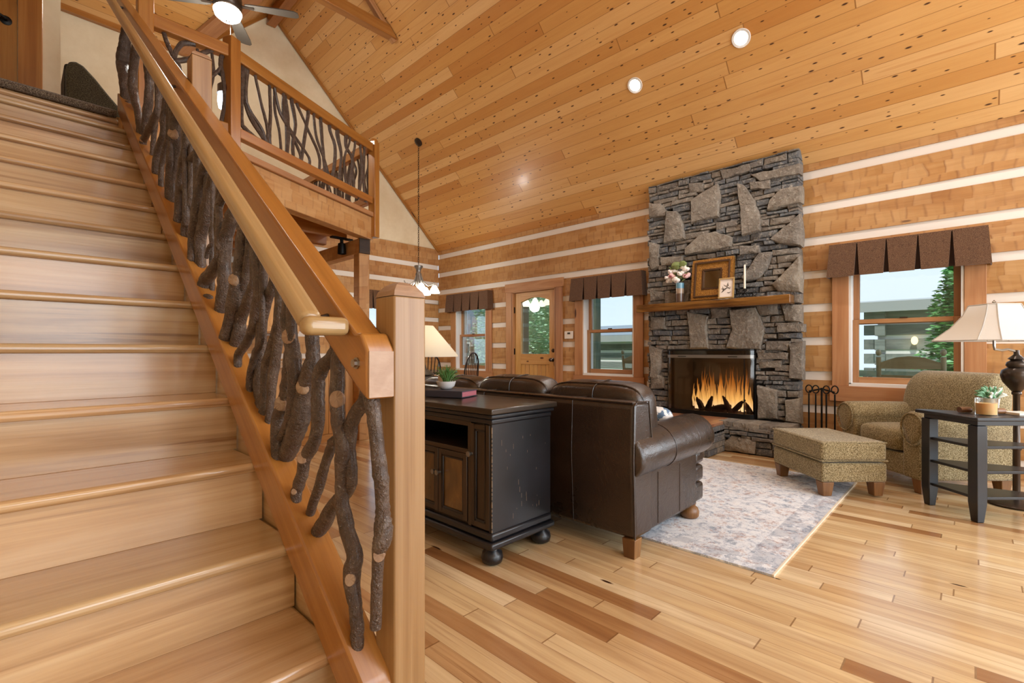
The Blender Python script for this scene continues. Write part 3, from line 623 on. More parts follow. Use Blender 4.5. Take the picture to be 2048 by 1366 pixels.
BR=[(0.519,[(0.916,0.471,0.0116),(0.907,0.568,0.0126),(0.901,0.634,0.0136),(0.889,0.666,0.0196),(0.891,0.688,0.0207),(0.895,0.71,0.0156),(0.897,0.749,0.0156),(0.901,0.801,0.0156),(0.909,0.853,0.0157),(0.918,0.925,0.0158),(0.932,0.959,0.017),(0.951,0.982,0.0151)]),(0.537,[(1.247,0.579,0.0183),(1.211,0.616,0.0192),(1.157,0.675,0.0174),(1.094,0.718,0.0155),(1.059,0.758,0.0152),(1.064,0.829,0.0153),(1.056,0.881,0.0164),(1.03,0.919,0.0172),(0.991,0.957,0.0157)]),(0.519,[(0.993,0.448,0.0144),(1.0,0.491,0.0156),(1.021,0.545,0.0192),(1.012,0.594,0.0191),(1.052,0.644,0.0173),(1.075,0.698,0.0164),(1.075,0.77,0.0164),(1.062,0.832,0.0174),(1.08,0.896,0.0176),(1.087,0.945,0.0165),(1.087,1.033,0.0177),(1.077,1.075,0.0164)]),(0.537,[(1.3,0.612,0.0121),(1.265,0.656,0.0132),(1.214,0.729,0.0128),(1.185,0.777,0.0126),(1.149,0.833,0.0136),(1.125,0.869,0.0122)]),(0.519,[(1.335,0.678,0.0149),(1.308,0.724,0.016),(1.282,0.777,0.0171),(1.229,0.817,0.0166),(1.196,0.864,0.0163),(1.188,0.92,0.0162),(1.193,0.968,0.0176),(1.185,1.011,0.0175),(1.126,1.049,0.0157),(1.108,1.075,0.0143)]),(0.537,[(1.465,0.75,0.0249),(1.413,0.798,0.0271),(1.364,0.846,0.0264),(1.333,0.9,0.0246),(1.317,0.961,0.0231),(1.281,1.011,0.0226),(1.275,1.06,0.0186),(1.281,1.091,0.0173)]),(0.519,[(1.477,0.787,0.0102),(1.435,0.824,0.0143),(1.376,0.877,0.0166),(1.345,0.941,0.0191),(1.338,0.993,0.019),(1.345,1.048,0.0205),(1.366,1.097,0.0207),(1.391,1.152,0.021),(1.398,1.183,0.0182)]),(0.537,[(1.583,0.764,0.0124),(1.587,0.821,0.0124),(1.574,0.93,0.0139),(1.553,1.017,0.0153),(1.52,1.101,0.015),(1.496,1.183,0.0164),(1.485,1.227,0.0163)]),(0.519,[(1.469,0.861,0.0204),(1.424,0.909,0.0199),(1.394,0.973,0.0182),(1.376,1.043,0.0166),(1.352,1.091,0.0151)]),(0.537,[(1.649,0.886,0.0192),(1.686,0.946,0.0195),(1.677,1.037,0.0178),(1.649,1.161,0.0176),(1.6,1.227,0.0156),(1.537,1.277,0.0152)]),(0.519,[(1.71,0.941,0.0114),(1.695,0.992,0.0113),(1.639,1.057,0.011),(1.585,1.126,0.0092)]),(0.537,[(1.622,0.923,0.0174),(1.609,1.01,0.0188),(1.562,1.08,0.0184),(1.512,1.139,0.018),(1.489,1.213,0.0163),(1.485,1.257,0.0163)]),(0.519,[(1.817,1.045,0.0136),(1.739,1.093,0.0148),(1.685,1.141,0.0161),(1.643,1.196,0.0205),(1.611,1.262,0.0218),(1.611,1.329,0.0218),(1.62,1.373,0.0203)]),(0.537,[(1.943,1.064,0.0217),(1.891,1.122,0.0213),(1.869,1.179,0.0211),(1.8,1.22,0.0188),(1.734,1.272,0.0166),(1.71,1.319,0.0148)]),(0.519,[(1.96,1.096,0.0235),(1.912,1.154,0.0231),(1.867,1.229,0.0244),(1.839,1.301,0.0241),(1.807,1.372,0.0221),(1.791,1.444,0.0202),(1.78,1.488,0.0185)]),(0.537,[(2.105,1.205,0.0251),(2.078,1.266,0.0248),(2.053,1.345,0.0246),(2.04,1.427,0.0226),(2.009,1.493,0.0241),(1.943,1.541,0.0253),(1.908,1.583,0.0214)]),(0.519,[(2.183,1.259,0.0197),(2.249,1.304,0.0262),(2.234,1.347,0.0281),(2.155,1.372,0.0234),(2.08,1.397,0.0171),(2.041,1.439,0.0131),(2.028,1.493,0.013)]),(0.537,[(2.383,1.381,0.0213),(2.399,1.454,0.0235),(2.391,1.523,0.0235),(2.351,1.586,0.0211),(2.312,1.648,0.0187),(2.266,1.7,0.0164)]),(0.519,[(2.459,1.453,0.0174),(2.425,1.526,0.0172),(2.4,1.592,0.017),(2.375,1.657,0.0169),(2.342,1.723,0.0146)]),(0.537,[(2.647,1.524,0.0162),(2.609,1.573,0.016),(2.563,1.636,0.0158),(2.545,1.695,0.0157),(2.518,1.779,0.0134)]),(0.519,[(2.615,1.571,0.016),(2.577,1.635,0.0158),(2.54,1.691,0.0156)]),(0.537,[(2.222,1.398,0.0101),(2.215,1.483,0.01),(2.215,1.54,0.01),(2.173,1.599,0.0099)]),(0.519,[(2.067,1.424,0.0151),(2.06,1.489,0.015),(2.073,1.546,0.0132),(2.034,1.606,0.0149),(1.972,1.647,0.0145)]),(0.537,[(1.886,1.198,0.0141),(1.821,1.301,0.0155),(1.779,1.353,0.0152),(1.754,1.413,0.0134),(1.759,1.451,0.0134)]),(0.519,[(2.212,1.434,0.008),(2.183,1.476,0.0079),(2.148,1.513,0.0078)]),(0.537,[(4.242,2.71,0.0313),(4.308,2.842,0.0352),(4.352,2.986,0.0391),(4.468,3.151,0.04),(4.421,3.233,0.0396),(4.375,3.302,0.0357),(4.352,3.363,0.0284)]),(0.519,[(3.718,2.456,0.0185),(3.789,2.576,0.0219),(3.92,2.738,0.0258),(3.92,2.845,0.0258),(3.844,2.922,0.0254),(3.771,2.988,0.0218)]),(0.537,[(3.793,2.383,0.0252),(3.673,2.423,0.0245),(3.591,2.495,0.024),(3.528,2.571,0.0237),(3.497,2.668,0.0235),(3.528,2.784,0.0207)]),(0.519,[(3.55,2.312,0.0178),(3.379,2.33,0.0199),(3.264,2.348,0.0193),(3.182,2.388,0.0162)]),(0.537,[(3.421,2.203,0.0115),(3.392,2.292,0.0143),(3.334,2.384,0.0141),(3.224,2.423,0.0164),(3.224,2.519,0.0164)]),(0.519,[(3.182,2.032,0.0189),(3.129,2.122,0.0186),(3.004,2.178,0.0179),(3.004,2.265,0.0179),(2.98,2.341,0.0153)]),(0.537,[(2.917,1.739,0.0252),(2.929,1.88,0.0278),(2.884,2.009,0.0274),(2.829,2.117,0.0294),(2.819,2.209,0.0269),(2.862,2.292,0.0198)]),(0.519,[(2.724,1.665,0.0189),(2.684,1.785,0.0187),(2.615,1.898,0.0183),(2.54,1.971,0.0178),(2.512,2.036,0.0177),(2.486,2.074,0.0153)]),(0.537,[(2.628,1.579,0.0207),(2.572,1.701,0.0204),(2.6,1.791,0.0183),(2.696,1.865,0.0212),(2.6,1.91,0.0206),(2.449,1.924,0.0174),(2.383,1.939,0.0149)]),(0.519,[(2.416,1.541,0.0193),(2.35,1.652,0.0188),(2.303,1.757,0.0206),(2.242,1.815,0.0181),(2.198,1.848,0.0158)]),(0.537,[(2.383,1.539,0.0192),(2.296,1.616,0.0186),(2.237,1.717,0.0182),(2.194,1.773,0.0159)]),(0.519,[(2.932,1.912,0.0126),(2.875,1.969,0.0148),(2.831,2.043,0.0122)]),(0.537,[(3.108,2.209,0.0133),(3.058,2.246,0.0157),(2.986,2.286,0.0154),(2.975,2.333,0.0153)]),(0.519,[(3.053,2.03,0.013),(2.98,2.112,0.0127),(2.909,2.178,0.0125)]),(0.537,[(2.003,1.473,0.0111),(1.991,1.545,0.0111),(1.966,1.586,0.011)])]
CUTS=[(1.381,1.117,0.0182),(1.28,0.935,0.0172),(1.391,0.919,0.0169),(1.102,0.977,0.0168),(1.319,0.765,0.0122),(1.363,0.692,0.0069),(1.079,0.544,0.0118),(0.933,0.65,0.0118),(1.935,1.303,0.0162),(2.782,2.099,0.0217),(2.7,1.86,0.0141),(3.482,2.347,0.0146)]
cutmap={}
for (y,z,r) in CUTS:
    best=min(((a[0]-y)**2+(a[1]-z)**2+(0 if a[2]>r*.8 else .01),i) for i,(x0,l) in enumerate(BR) for a in l)
    cutmap.setdefault(best[1],[]).append((y,z,r))
for i,(x0,l) in enumerate(BR):
    l=sorted(l,key=lambda q:-q[1]) if i not in () else l
    top=l[0]; zt=ztop(top[0])-.10; bot=l[-1]; zb=zbase(bot[0])-.01; pts=list(l)
    if zt>top[1]+.03: pts=[(top[0]+.01,max(zt,top[1]+.02),top[2]*.9)]+pts
    if bot[1]-zb<.12: pts=pts+[(bot[0],zb,bot[2])]
    ph=random.uniform(0,6); M=MB()
    branch(M,[(x0+.004*math.sin(ph+j*.8)+.016,y,z) for j,(y,z,r) in enumerate(pts)],[r for y,z,r in pts],12)
    for (y,z,r) in cutmap.get(i,[]):
        d=Vector((-.62,-.75,.2)).normalized(); a=min(pts,key=lambda q:(q[0]-y)**2+(q[1]-z)**2)
        q=d.to_track_quat('Z','Y').to_matrix()
        M.lathe([(r*.98,-.02),(r,.0),(r*.9,.003),(0,.003)],Vector((x0+.016,a[0],a[1]))+d*(a[2]*1.07+.002),14,1,rot=q,sy=1.25)
    M.build('branch_baluster',[MT['bark'],MT['cut']],sr,smooth=60)
# carpet on the landing
M=MB(); M.box(XL+.02,.50,4.345,5.45,LZ,LZ+.02,1); M.tube([(XL+.02,4.352,LZ-.006),(.50,4.352,LZ-.006)],.026,14)
o=M.build('landing_carpet',fabric('woven_carpet',['#3a2c20','#6a5848','#9a8a74'],240,.8)); setprops(o,'brown woven carpet rolled over the top step of the stairs','carpet')
# ================================================================ FIREPLACE
XF=5.63
fp=thing('stone_fireplace','tall dry-stacked fieldstone fireplace and chimney with a raised hearth','fireplace',(XF,2.2,0))
STONES=[[(2.976,2.955),(2.819,2.915),(2.733,2.803),(2.742,2.733),(2.969,2.748)],[(2.727,2.802),(2.593,2.774),(2.506,2.59),(2.492,2.407),(2.766,2.388),(2.757,2.65)],[(2.43,2.865),(2.243,2.945),(2.097,2.991),(2.072,2.826),(2.09,2.592),(2.421,2.574)],[(1.895,2.941),(1.834,2.914),(1.703,2.706),(1.645,2.444),(1.657,2.359),(1.846,2.333)],[(1.6,2.572),(1.577,2.678),(1.465,2.776),(1.263,2.763),(1.263,2.586),(1.577,2.56)],[(1.577,2.258),(1.283,2.484),(1.256,2.277),(1.263,2.137),(1.465,2.192)],[(2.506,2.298),(2.324,2.434),(2.137,2.45),(1.945,2.344),(1.957,2.242),(2.216,2.214),(2.506,2.22)],[(1.864,1.869),(1.668,2.136),(1.532,2.128),(1.577,1.962),(1.668,1.848),(1.81,1.825)],[(1.554,1.775),(1.283,2.045),(1.263,1.853),(1.269,1.664),(1.487,1.683)],[(2.969,2.455),(2.819,2.402),(2.825,2.114),(2.928,2.083),(2.969,2.161)],[(1.883,2.244),(1.668,2.218),(1.657,2.122),(1.878,2.132)],[(2.137,2.548),(1.895,2.529),(1.883,2.468),(2.123,2.453)],[(2.09,3.134),(1.762,3.124),(1.746,3.044),(2.059,3.021)],[(2.02,1.1),(1.957,1.307),(1.983,1.542),(1.703,1.55),(1.611,1.321),(1.645,1.073),(1.859,1.073)],[(2.469,1.545),(2.216,1.476),(2.229,1.316),(2.211,1.087),(2.43,1.088)],[(1.465,1.559),(1.269,1.546),(1.269,1.356),(1.422,1.375)],[(1.692,0.697),(1.487,0.658),(1.487,0.341),(1.687,0.321)],[(1.379,1.145),(1.248,1.171),(1.252,0.765),(1.379,0.772)],[(1.422,0.553),(1.273,0.587),(1.269,0.315),(1.417,0.323)],[(2.96,1.134),(2.788,1.089),(2.788,0.874),(2.85,0.699),(2.95,0.724)],[(1.715,1.564),(1.487,1.561),(1.476,1.45),(1.668,1.448)],[(1.611,1.172),(1.357,1.173),(1.389,1.06),(1.611,1.073)],[(1.774,2.924),(1.554,2.895),(1.554,2.797),(1.762,2.833)],[(2.96,1.515),(2.742,1.489),(2.742,1.332),(2.95,1.324)],[(2.819,2.243),(2.521,2.216),(2.526,2.106),(2.803,2.126)],[(2.464,3.08),(2.27,3.046),(2.275,2.926),(2.449,2.952)],[(1.762,2.997),(1.273,2.991),(1.273,2.884),(1.668,2.898)],[(1.692,1.048),(1.379,1.048),(1.389,0.976),(1.68,0.973)],[(1.68,0.948),(1.444,0.971),(1.444,0.891),(1.673,0.873)],[(1.498,1.341),(1.242,1.343),(1.242,1.261),(1.498,1.263)],[(2.969,1.838),(2.757,1.805),(2.757,1.705),(2.96,1.691)],[(2.95,0.87),(2.944,0.578),(2.757,0.602),(2.757,0.731)],[(2.608,1.919),(2.407,1.926),(2.393,1.732),(2.593,1.707)],[(2.203,1.556),(1.983,1.556),(1.995,1.452),(2.189,1.435)],[(1.487,1.658),(1.269,1.652),(1.269,1.558),(1.465,1.571)],[(2.757,1.791),(2.43,1.763),(2.464,1.6),(2.757,1.619)]]
HY0,HY1=1.70,2.71; FZ=1.10
M=MB(); M.box(XF+.03,XW-.005,1.31,HY0+.03,0,3.14); M.box(XF+.03,XW-.005,HY1-.03,2.97,0,3.14); M.box(XF+.03,XW-.005,HY0,HY1,FZ-.02,3.14)
def stone(M,poly,depth,y0=None,back=None,rnd=None,xf=XF):
    # poly in (y,z); rounded slab bulging into the room
    cy=sum(p[0] for p in poly)/len(poly); cz=sum(p[1] for p in poly)/len(poly)
    P=[]; n=len(poly)
    for i in range(n):
        a=poly[i];b_=poly[(i+1)%n]; d=math.dist(a,b_); k_=max(1,int(d/.06))
        for j in range(k_):
            t=j/k_; jj=.0 if j==0 else random.uniform(-.006,.006)
            nx,nz=(b_[1]-a[1])/max(d,1e-6),-(b_[0]-a[0])/max(d,1e-6)
            P.append((a[0]*(1-t)+b_[0]*t+nx*jj,a[1]*(1-t)+b_[1]*t+nz*jj))
    m_=len(P); bk=xf+.06 if back is None else back
    rings=[]; sc=min(math.dist(p,(cy,cz)) for p in P)
    ins=min(.022,sc*.25)
    for dx,ii in ((bk,0.0),(xf+.012-depth*.2,0.0),(xf-depth*.75,ins*.45),(xf-depth,ins)):
        ring=[]
        for p in P:
            d=math.dist(p,(cy,cz)); f=max(0,1-ii/d) if d>0 else 1
            ring.append((dx+random.uniform(-.003,.003),cy+(p[0]-cy)*f,cz+(p[1]-cz)*f))
        rings.append(ring)
    vs=[q for r in rings for q in r]+[(xf-depth-.004,cy,cz)]; fs=[]
    for i in range(3):
        for j in range(m_): l=(j+1)%m_; fs.append((i*m_+j,i*m_+l,(i+1)*m_+l,(i+1)*m_+j))
    for j in range(m_): fs.append((3*m_+j,3*m_+(j+1)%m_,4*m_))
    M.add(vs,fs,[[(vs[q][1],vs[q][2]) for q in f] for f in fs],1,rnd)
def inside(y,z,poly):
    c=False; n=len(poly)
    for i in range(n):
        a=poly[i];b_=poly[i-1]
        if (a[1]>z)!=(b_[1]>z) and y<(b_[0]-a[0])*(z-a[1])/(b_[1]-a[1])+a[0]: c=not c
    return c
rs=random.Random(11)
for p in STONES:
    area_=abs(sum(p[i-1][0]*p[i][1]-p[i][0]*p[i-1][1] for i in range(len(p))))/2
    stone(M,p,.03+min(.03,area_*.3)+rs.uniform(0,.012),rnd=min(1,.45+rs.uniform(0,.55)))
def ledge(M,y0,y1,z0,z1,big,skip,hmin=.03,hmax=.082,xf=XF,edge=True,top=None):
    z=z0
    while z<z1-.012:
        h=min(rs.uniform(hmin,hmax),z1-z); cz=z+h/2; ye=y1+rs.uniform(-.008,.016); n=int((ye-y0)/.008); free=[]; run=None
        for i in range(n+1):
            yy=y0+rs.uniform(-.001,.001)+i*.008
            ok=not any(inside(yy,cz,p) for p in big) and not skip(yy-.004,yy+.004,z,z+h)
            if ok and run is None: run=yy
            if (not ok or i==n) and run is not None:
                if yy-run>.012: free.append((run-.008,yy+.008))
                run=None
        for (fa,fb) in free:
            y=fa
            while y<fb-.004:
                w=rs.uniform(.09,.26)*(1.2 if h>.055 else 1)
                if fb-(y+w)<.05: w=fb-y
                a,b_=y,y+w; cy=(a+b_)/2; hh=h; j=lambda s=.004: rs.uniform(-s,s); t=rs.uniform(-.010,.010); g_=.003
                poly=[(a+g_+j(),z+g_+j(.003)-t*.5),(cy+j(.02),z+g_+j(.003)),(b_-g_+j(),z+g_+j(.003)+t*.5),(b_-g_+j(.006),z+hh-g_+j(.003)+t*.5),(cy+j(.02),z+hh-g_+j(.003)),(a+g_+j(.006),z+hh-g_+j(.003)-t*.5)]
                ed=XW-.01 if (b_>y1-.03 or a<y0+.03) else None
                stone(M,poly,rs.uniform(.010,.042),back=ed,rnd=rs.uniform(0,.75),xf=xf)
                y+=w
        z+=h
ledge(M,1.30,2.98,.33,3.16,STONES,lambda a,b_,z,q: b_>HY0 and a<HY1 and z<FZ-.02)
M.build('chimney',[MT['mortar'],MT['stone']],fp,smooth=50)
# firebox
FB=plain('sooty_brick','#4a3c30',.9)
M=MB(); M.box(XF+.03,XW+.42,HY0+.03,HY0+.05,.33,1.1); M.box(XF+.03,XW+.42,HY1-.05,HY1-.03,.33,1.1); M.box(XW+.40,XW+.42,HY0+.03,HY1-.03,.30,1.12); M.box(XF+.03,XW+.42,HY0+.03,HY1-.03,1.09,1.12); M.box(XF+.03,XW+.42,HY0+.03,HY1-.03,.29,.325); M.build('firebox',FB,fp,smooth=0)
# hearth
XH=5.255
M=MB(); M.box(XH+.03,XF+.05,1.30,2.98,0,.27); M.box(4.80,XH+.03,1.93,3.6,0,.27)
HS=[[(1.966,.05),(1.835,.18),(1.586,.15),(1.597,.01),(1.93,.005)]]
for p in HS: stone(M,p,.03,xf=XH,rnd=.95)
ledge(M,1.30,1.95,.004,.27,HS,lambda a,b_,z,q:False,.04,.075,xf=XH,top=.28)
def ledge2(M):
    z=.004
    while z<.26:
        h=rs.uniform(.05,.08); x=4.78
        while x<XH-.02:
            w=rs.uniform(.12,.25); b_=min(x+w,XH); M.obox(((x+b_)/2,1.925,min(z+h/2,.25)),(b_-x-.006,.05,h-.006),None,0,1,rs.uniform(0,.8)); x+=w
        z+=h
ledge2(M)
y=1.95
ledge(M,1.93,3.6,.004,.27,[],lambda a,b_,z,q:False,.04,.075,xf=4.80)
for k_ in range(5):
    a=1.29+k_*.135; M.box(XH-.02+rs.uniform(-.015,.01),XF-.0,a,a+.13,.268,.318+rs.uniform(-.006,.004),0,1,rs.uniform(.5,1))
M.build('hearth',[MT['mortar'],MT['stone']],fp,smooth=45)
tile=planks('terracotta_slate',.30,.30,[(0,'#8a5a40'),(.5,'#a87354'),(1,'#b98a68')],.35,gapw=.03,gapcol='#6a5040',coat=.1,bump=.15)
M=MB(); M.box(4.77,XF,1.915,3.62,.275,.318,1); M.build('hearth_slab',tile,fp,bevel=.006)
# mantel
mt_=wood('mantel_beam',['#3f220c','#70441b','#9e6c34'],.22,1.4,7,coat=.4,bump=.3,vary=0,strk=('#2a1608',.8,.52))
M=MB(); M.box(5.43,XF-.015,1.33,3.06,1.548,1.642,1); o=M.build('mantel_shelf',mt_,bevel=.008); setprops(o,'rough-hewn dark wood mantel beam across the stone chimney','mantel')
# glass screen
sc=thing('fireplace_screen','black-framed glass fire screen with rounded ends on the hearth','fire screen',(5.58,2.2,.318))
path=[(5.60,1.705),(5.565,1.712),(5.538,1.74),(5.525,1.785),(5.522,1.86),(5.522,2.2),(5.522,2.55),(5.525,2.63),(5.538,2.67),(5.565,2.70),(5.60,2.705)]
def strip(M,z0,z1,th,off=0,m=0):
    vs=[];fs=[];n=len(path)
    for z in (z0,z1):
        for e in (off,off+th):
            for (x,y) in path: vs.append((x+e,y,z))
    idx=lambda zi,ei,i:(zi*2+ei)*n+i
    for i in range(n-1):
        fs+= [(idx(0,0,i),idx(0,0,i+1),idx(1,0,i+1),idx(1,0,i)),(idx(0,1,i),idx(0,1,i+1),idx(1,1,i+1),idx(1,1,i)),(idx(1,0,i),idx(1,0,i+1),idx(1,1,i+1),idx(1,1,i)),(idx(0,0,i),idx(0,0,i+1),idx(0,1,i+1),idx(0,1,i))]
    for i in (0,n-1): fs.append((idx(0,0,i),idx(0,1,i),idx(1,1,i),idx(1,0,i)))
    M.add(vs,fs,[[(0,0)]*4]*len(fs),m)
bk=plain('black_metal','#121212',.4,.5)
M=MB(); strip(M,.322,.372,.014); strip(M,1.07,1.088,.02); M.box(5.59,5.61,1.698,1.712,.322,1.088); M.box(5.59,5.61,2.698,2.712,.322,1.088); M.box(5.52,5.534,1.795,1.803,.372,.98); M.build('frame',bk,sc,smooth=25)
M=MB(); strip(M,.372,.985,.004,.005); M.build('glass_pane',MT['screen'],sc,smooth=25)
M=MB(); strip(M,1.022,1.07,.004,.005); M.build('smoked_pane',MT['smoke'],sc,smooth=25)
M=MB(); strip(M,.985,1.022,.014,-.002); M.build('metal_bar',MT['pewter'],sc,smooth=25)
M=MB()
for yy in (1.92,2.5):
    M=MB(); M.box(5.517,5.521,yy-.05,yy+.05,.998,1.006); M.build('vent_slot',bk,sc)
# fire
def flame_mat():
    k=N('flame'); u,v=k.uv(); o_=k.obj(); z=k.n('SeparateXYZ',{0:o_}).outputs[2]
    h=k.m('MULTIPLY_ADD',z,1.75,-.63); h=k.m('MINIMUM',k.m('MAXIMUM',h,0.0),1.0)
    c=k.ramp(h,[(0,L('#ffd9a8')),(.25,L('#ffc06a')),(.6,L('#f08a30')),(1,L('#a04a10'))])
    e=k.n('Emission',{0:c,1:k.m('MULTIPLY_ADD',h,-2.4,3.2)}); tr=k.n('BsdfTransparent')
    ns=k.noise(k.n('Mapping',{'Vector':o_,'Scale':(1,22,2.5)}).outputs[0],1.0,3)
    a=k.m('MINIMUM',k.m('MAXIMUM',k.m('SUBTRACT',k.m('MULTIPLY_ADD',ns,.9,.12),k.m('MULTIPLY',h,.55)),0.04),.55)
    mx=k.n('MixShader',{0:a,1:tr.outputs[0],2:e.outputs[0]}); k.t.links.new(mx.outputs[0],k.out.inputs[0]); return k.mat
fl=thing('fire','burning wood fire glowing behind the glass screen','fire',(5.8,2.2,.33))
FM=flame_mat(); M=MB(); rf=random.Random(4)
FLM=[(2.47,.30),(2.43,.24),(2.38,.45),(2.33,.38),(2.28,.26),(2.24,.50),(2.20,.40),(2.15,.30),(2.11,.42),(2.06,.38),(2.01,.52),(1.97,.40),(1.92,.34),(1.88,.40),(1.83,.28),(2.30,.42),(2.08,.48),(1.99,.36),(2.17,.44),(1.94,.26),(2.45,.36),(2.35,.5),(2.26,.44),(2.22,.3),(2.13,.54),(2.04,.56),(1.99,.5),(1.9,.46),(1.86,.3),(2.4,.3),(2.1,.36),(2.3,.54),(1.96,.5),(1.88,.5)]
for (yy,hh) in FLM:
    x=rf.uniform(5.74,5.9); w=rf.uniform(.012,.03); b0_=rf.uniform(-.03,.03)
    pts=[(x,yy,.37)]+[(x+rf.uniform(-.01,.01),yy+b0_*t*t+rf.uniform(-.008,.008),.37+hh*t) for t in (.2,.4,.6,.8,1)]
    p,r=smooth(pts,[w*.7,w,w*.85,w*.55,w*.28,.002],3); M.tube(p,r,8)
M.build('flame',FM,fl,smooth=60)
chm=wood('charred_wood',['#3a2420','#5e423a','#8a6a60'],.8,3,8,bump=.6)
for (yy,x,dy,dz,r) in ((2.38,5.72,.05,.14,.04),(2.25,5.70,-.02,.17,.035),(2.12,5.72,-.10,.07,.05),(2.06,5.7,.05,.18,.03),(1.93,5.73,-.06,.15,.035),(2.45,5.78,-.03,.13,.03),(1.86,5.78,.04,.12,.035),(2.2,5.85,.2,.03,.05)):
    M=MB(); branch(M,[(x,yy-dy,.36),(x+.03,yy,.36+dz*.55),(x+.05,yy+dy,.36+dz)],[r,r*.9,r*.3],8); M.build('log',chm,fl)
point('fire_light',(5.92,2.15,.62),7,(1,.6,.28),.1)
# ---------------------------------------------------------------- things on the mantel
MZ=1.643
v=thing('flower_vase','blue and brown glazed vase of pale pink peonies on the mantel','vase',(5.53,2.53,MZ))
k=N('banded_glaze'); z=k.n('SeparateXYZ',{0:k.obj()}).outputs[2]; c=k.ramp(k.m('MULTIPLY_ADD',z,4.0,-6.57),[(0,L('#5a4438')),(.42,L('#5a4438')),(.46,L('#a08a76')),(.66,L('#a58f7a')),(.7,L('#5f8fa8')),(1,L('#6f9fb4'))])
M=MB(); M.lathe([(0,MZ),(.042,MZ),(.047,MZ+.02),(.047,MZ+.2),(.049,MZ+.235),(.043,MZ+.235),(.04,MZ+.1),(0,MZ+.1)],(5.53,2.53,0),20); M.build('vase_body',k.pbr(c,.2,coat=.4),v)
pet=[plain('peony_white','#f0e4dc',.7,sss=.1),plain('peony_pink','#e2b8b4',.7),plain('leaf_green','#7d8a52',.7),plain('peony_heart','#8a3a4a',.7)]
rf=random.Random(2)
for (dy,dz,mi,r) in ((.13,-.0,0,.045),(.09,.04,1,.05),(.02,-.01,0,.05),(-.03,.06,0,.045),(-.09,.03,1,.05),(-.09,.1,0,.045),(-.05,.14,0,.04),(.06,.1,0,.05),(.10,.1,0,.04),(.14,.03,0,.03)):
    M=MB(); c0=Vector((5.50+rf.uniform(-.03,.03),2.53+dy,MZ+.28+dz))
    for q in range(9):
        a=q*2.4; M.ell(c0+Vector((math.cos(a)*r*.45,math.sin(a)*r*.45,rf.uniform(-.3,.35)*r)),(r*1.1,r*1.1,r*.9),None,1,8,6,0)
    M.ell(c0+Vector((-r*.75,0,0)),(r*.5,r*.6,r*.6),None,1,8,6,1 if mi else 0)
    M.build('flower',[pet[mi],pet[3]],v)
M=MB()
for q in range(26):
    a=rf.uniform(0,6.28); s_=Vector((5.52,2.53+rf.uniform(-.1,.1),MZ+.25+rf.uniform(0,.2))); e_=s_+Vector((rf.uniform(-.05,.03),rf.uniform(-.06,.06),rf.uniform(.0,.06))); M.tube([s_,(s_+e_)/2+Vector((0,0,.01)),e_],[.003,.012,.001],5)
M.ell((5.5,2.56,MZ+.44),(.1,.12,.09),None,1,8,6,0,wob=.25); M.ell((5.5,2.48,MZ+.45),(.09,.1,.08),None,1,8,6,0,wob=.25)
M.build('foliage',pet[2],v)
gold=N('gilt_frame'); nn=gold.noise(gold.obj(),90,3); gm=gold.pbr(gold.ramp(nn,[(.3,L('#6a4418')),(.6,L('#a8752e')),(.8,L('#c9974a'))]),.45,gold.bump(nn,.8,.006),.35)
gd=plain('dark_gilt','#4a2e12',.5,.3)
def frame(M,c,w,h,t,dep,R,m=0):
    c=Vector(c)
    for (y,z,a,b_) in ((0,h/2-t/2,w,t),(0,-h/2+t/2,w,t),(w/2-t/2,0,t,h-2*t),(-w/2+t/2,0,t,h-2*t)): M.obox(c+R@Vector((0,y,z)),(dep,a,b_),R,1,m)
RM=Ry(math.radians(8))
mf=thing('mirror','ornate gilt framed mirror leaning on the chimney above the mantel','mirror',(5.54,2.14,MZ))
cm=Vector((5.535,2.145,MZ+.243))
M=MB(); frame(M,cm,.46,.48,.05,.05,RM); frame(M,cm+Vector((-.012,0,0)),.40,.42,.02,.05,RM,1); frame(M,cm+Vector((-.004,0,0)),.375,.395,.085,.035,RM); frame(M,cm+Vector((-.006,0,0)),.225,.245,.02,.04,RM,1); M.build('gilt_frame',[gm,gd],mf,bevel=.004)
M=MB(); M.obox(cm,(.012,.20,.22),RM,1); M.build('mirror_glass',plain('mirror_silver','#d8d8d2',.03,1),mf,bevel=.004)
M=MB(); M.obox(cm+RM@Vector((.018,0,0)),(.008,.4,.42),RM,1); M.build('backing',gd,mf)
pf=thing('picture_frame','small framed twig drawing standing before the gilt mirror','picture',(5.46,1.97,MZ)); cp=Vector((5.462,1.965,MZ+.118))
M=MB(); frame(M,cp,.165,.232,.014,.02,RM); M.build('thin_frame',wood('pale_frame',['#9a7a4a','#b3935f','#c6a873'],.4),pf,bevel=.002)
M=MB(); M.obox(cp+RM@Vector((.004,0,0)),(.006,.14,.205),RM,1); M.build('paper',plain('paper','#e9ddd4',.8),pf)
M=MB()
for a,b_,c in (((.04,-.04),(.0,0),(-.05,.01)),((.03,.04),(0,.02),(-.02,.06)),((.0,0),(-.02,.03),(-.01,.06)),((.05,-.05),(.03,-.02),(.04,.02)),((-.01,-.05),(-.03,-.055),(-.05,-.045)),((.0,0),(.03,-.01),(.055,.0)),((-.02,.005),(-.035,-.01),(-.045,.0))):
    M.tube([cp+RM@Vector((-.0005,y,z)) for y,z in (a,b_,c)],[.0015,.004,.0012],5)
M.build('twig_drawing',plain('ink','#3a332e',.8),pf)
cs=thing('candlestick','white taper candle in a small scrolled iron holder on the mantel','candlestick',(5.5,1.77,MZ))
M=MB(); M.lathe([(.0,MZ+.09),(.011,MZ+.09),(.010,MZ+.35),(.006,MZ+.36),(0,MZ+.362)],(5.5,1.785,0),12); M.build('candle',plain('wax','#efe8d8',.5,sss=.1),cs)
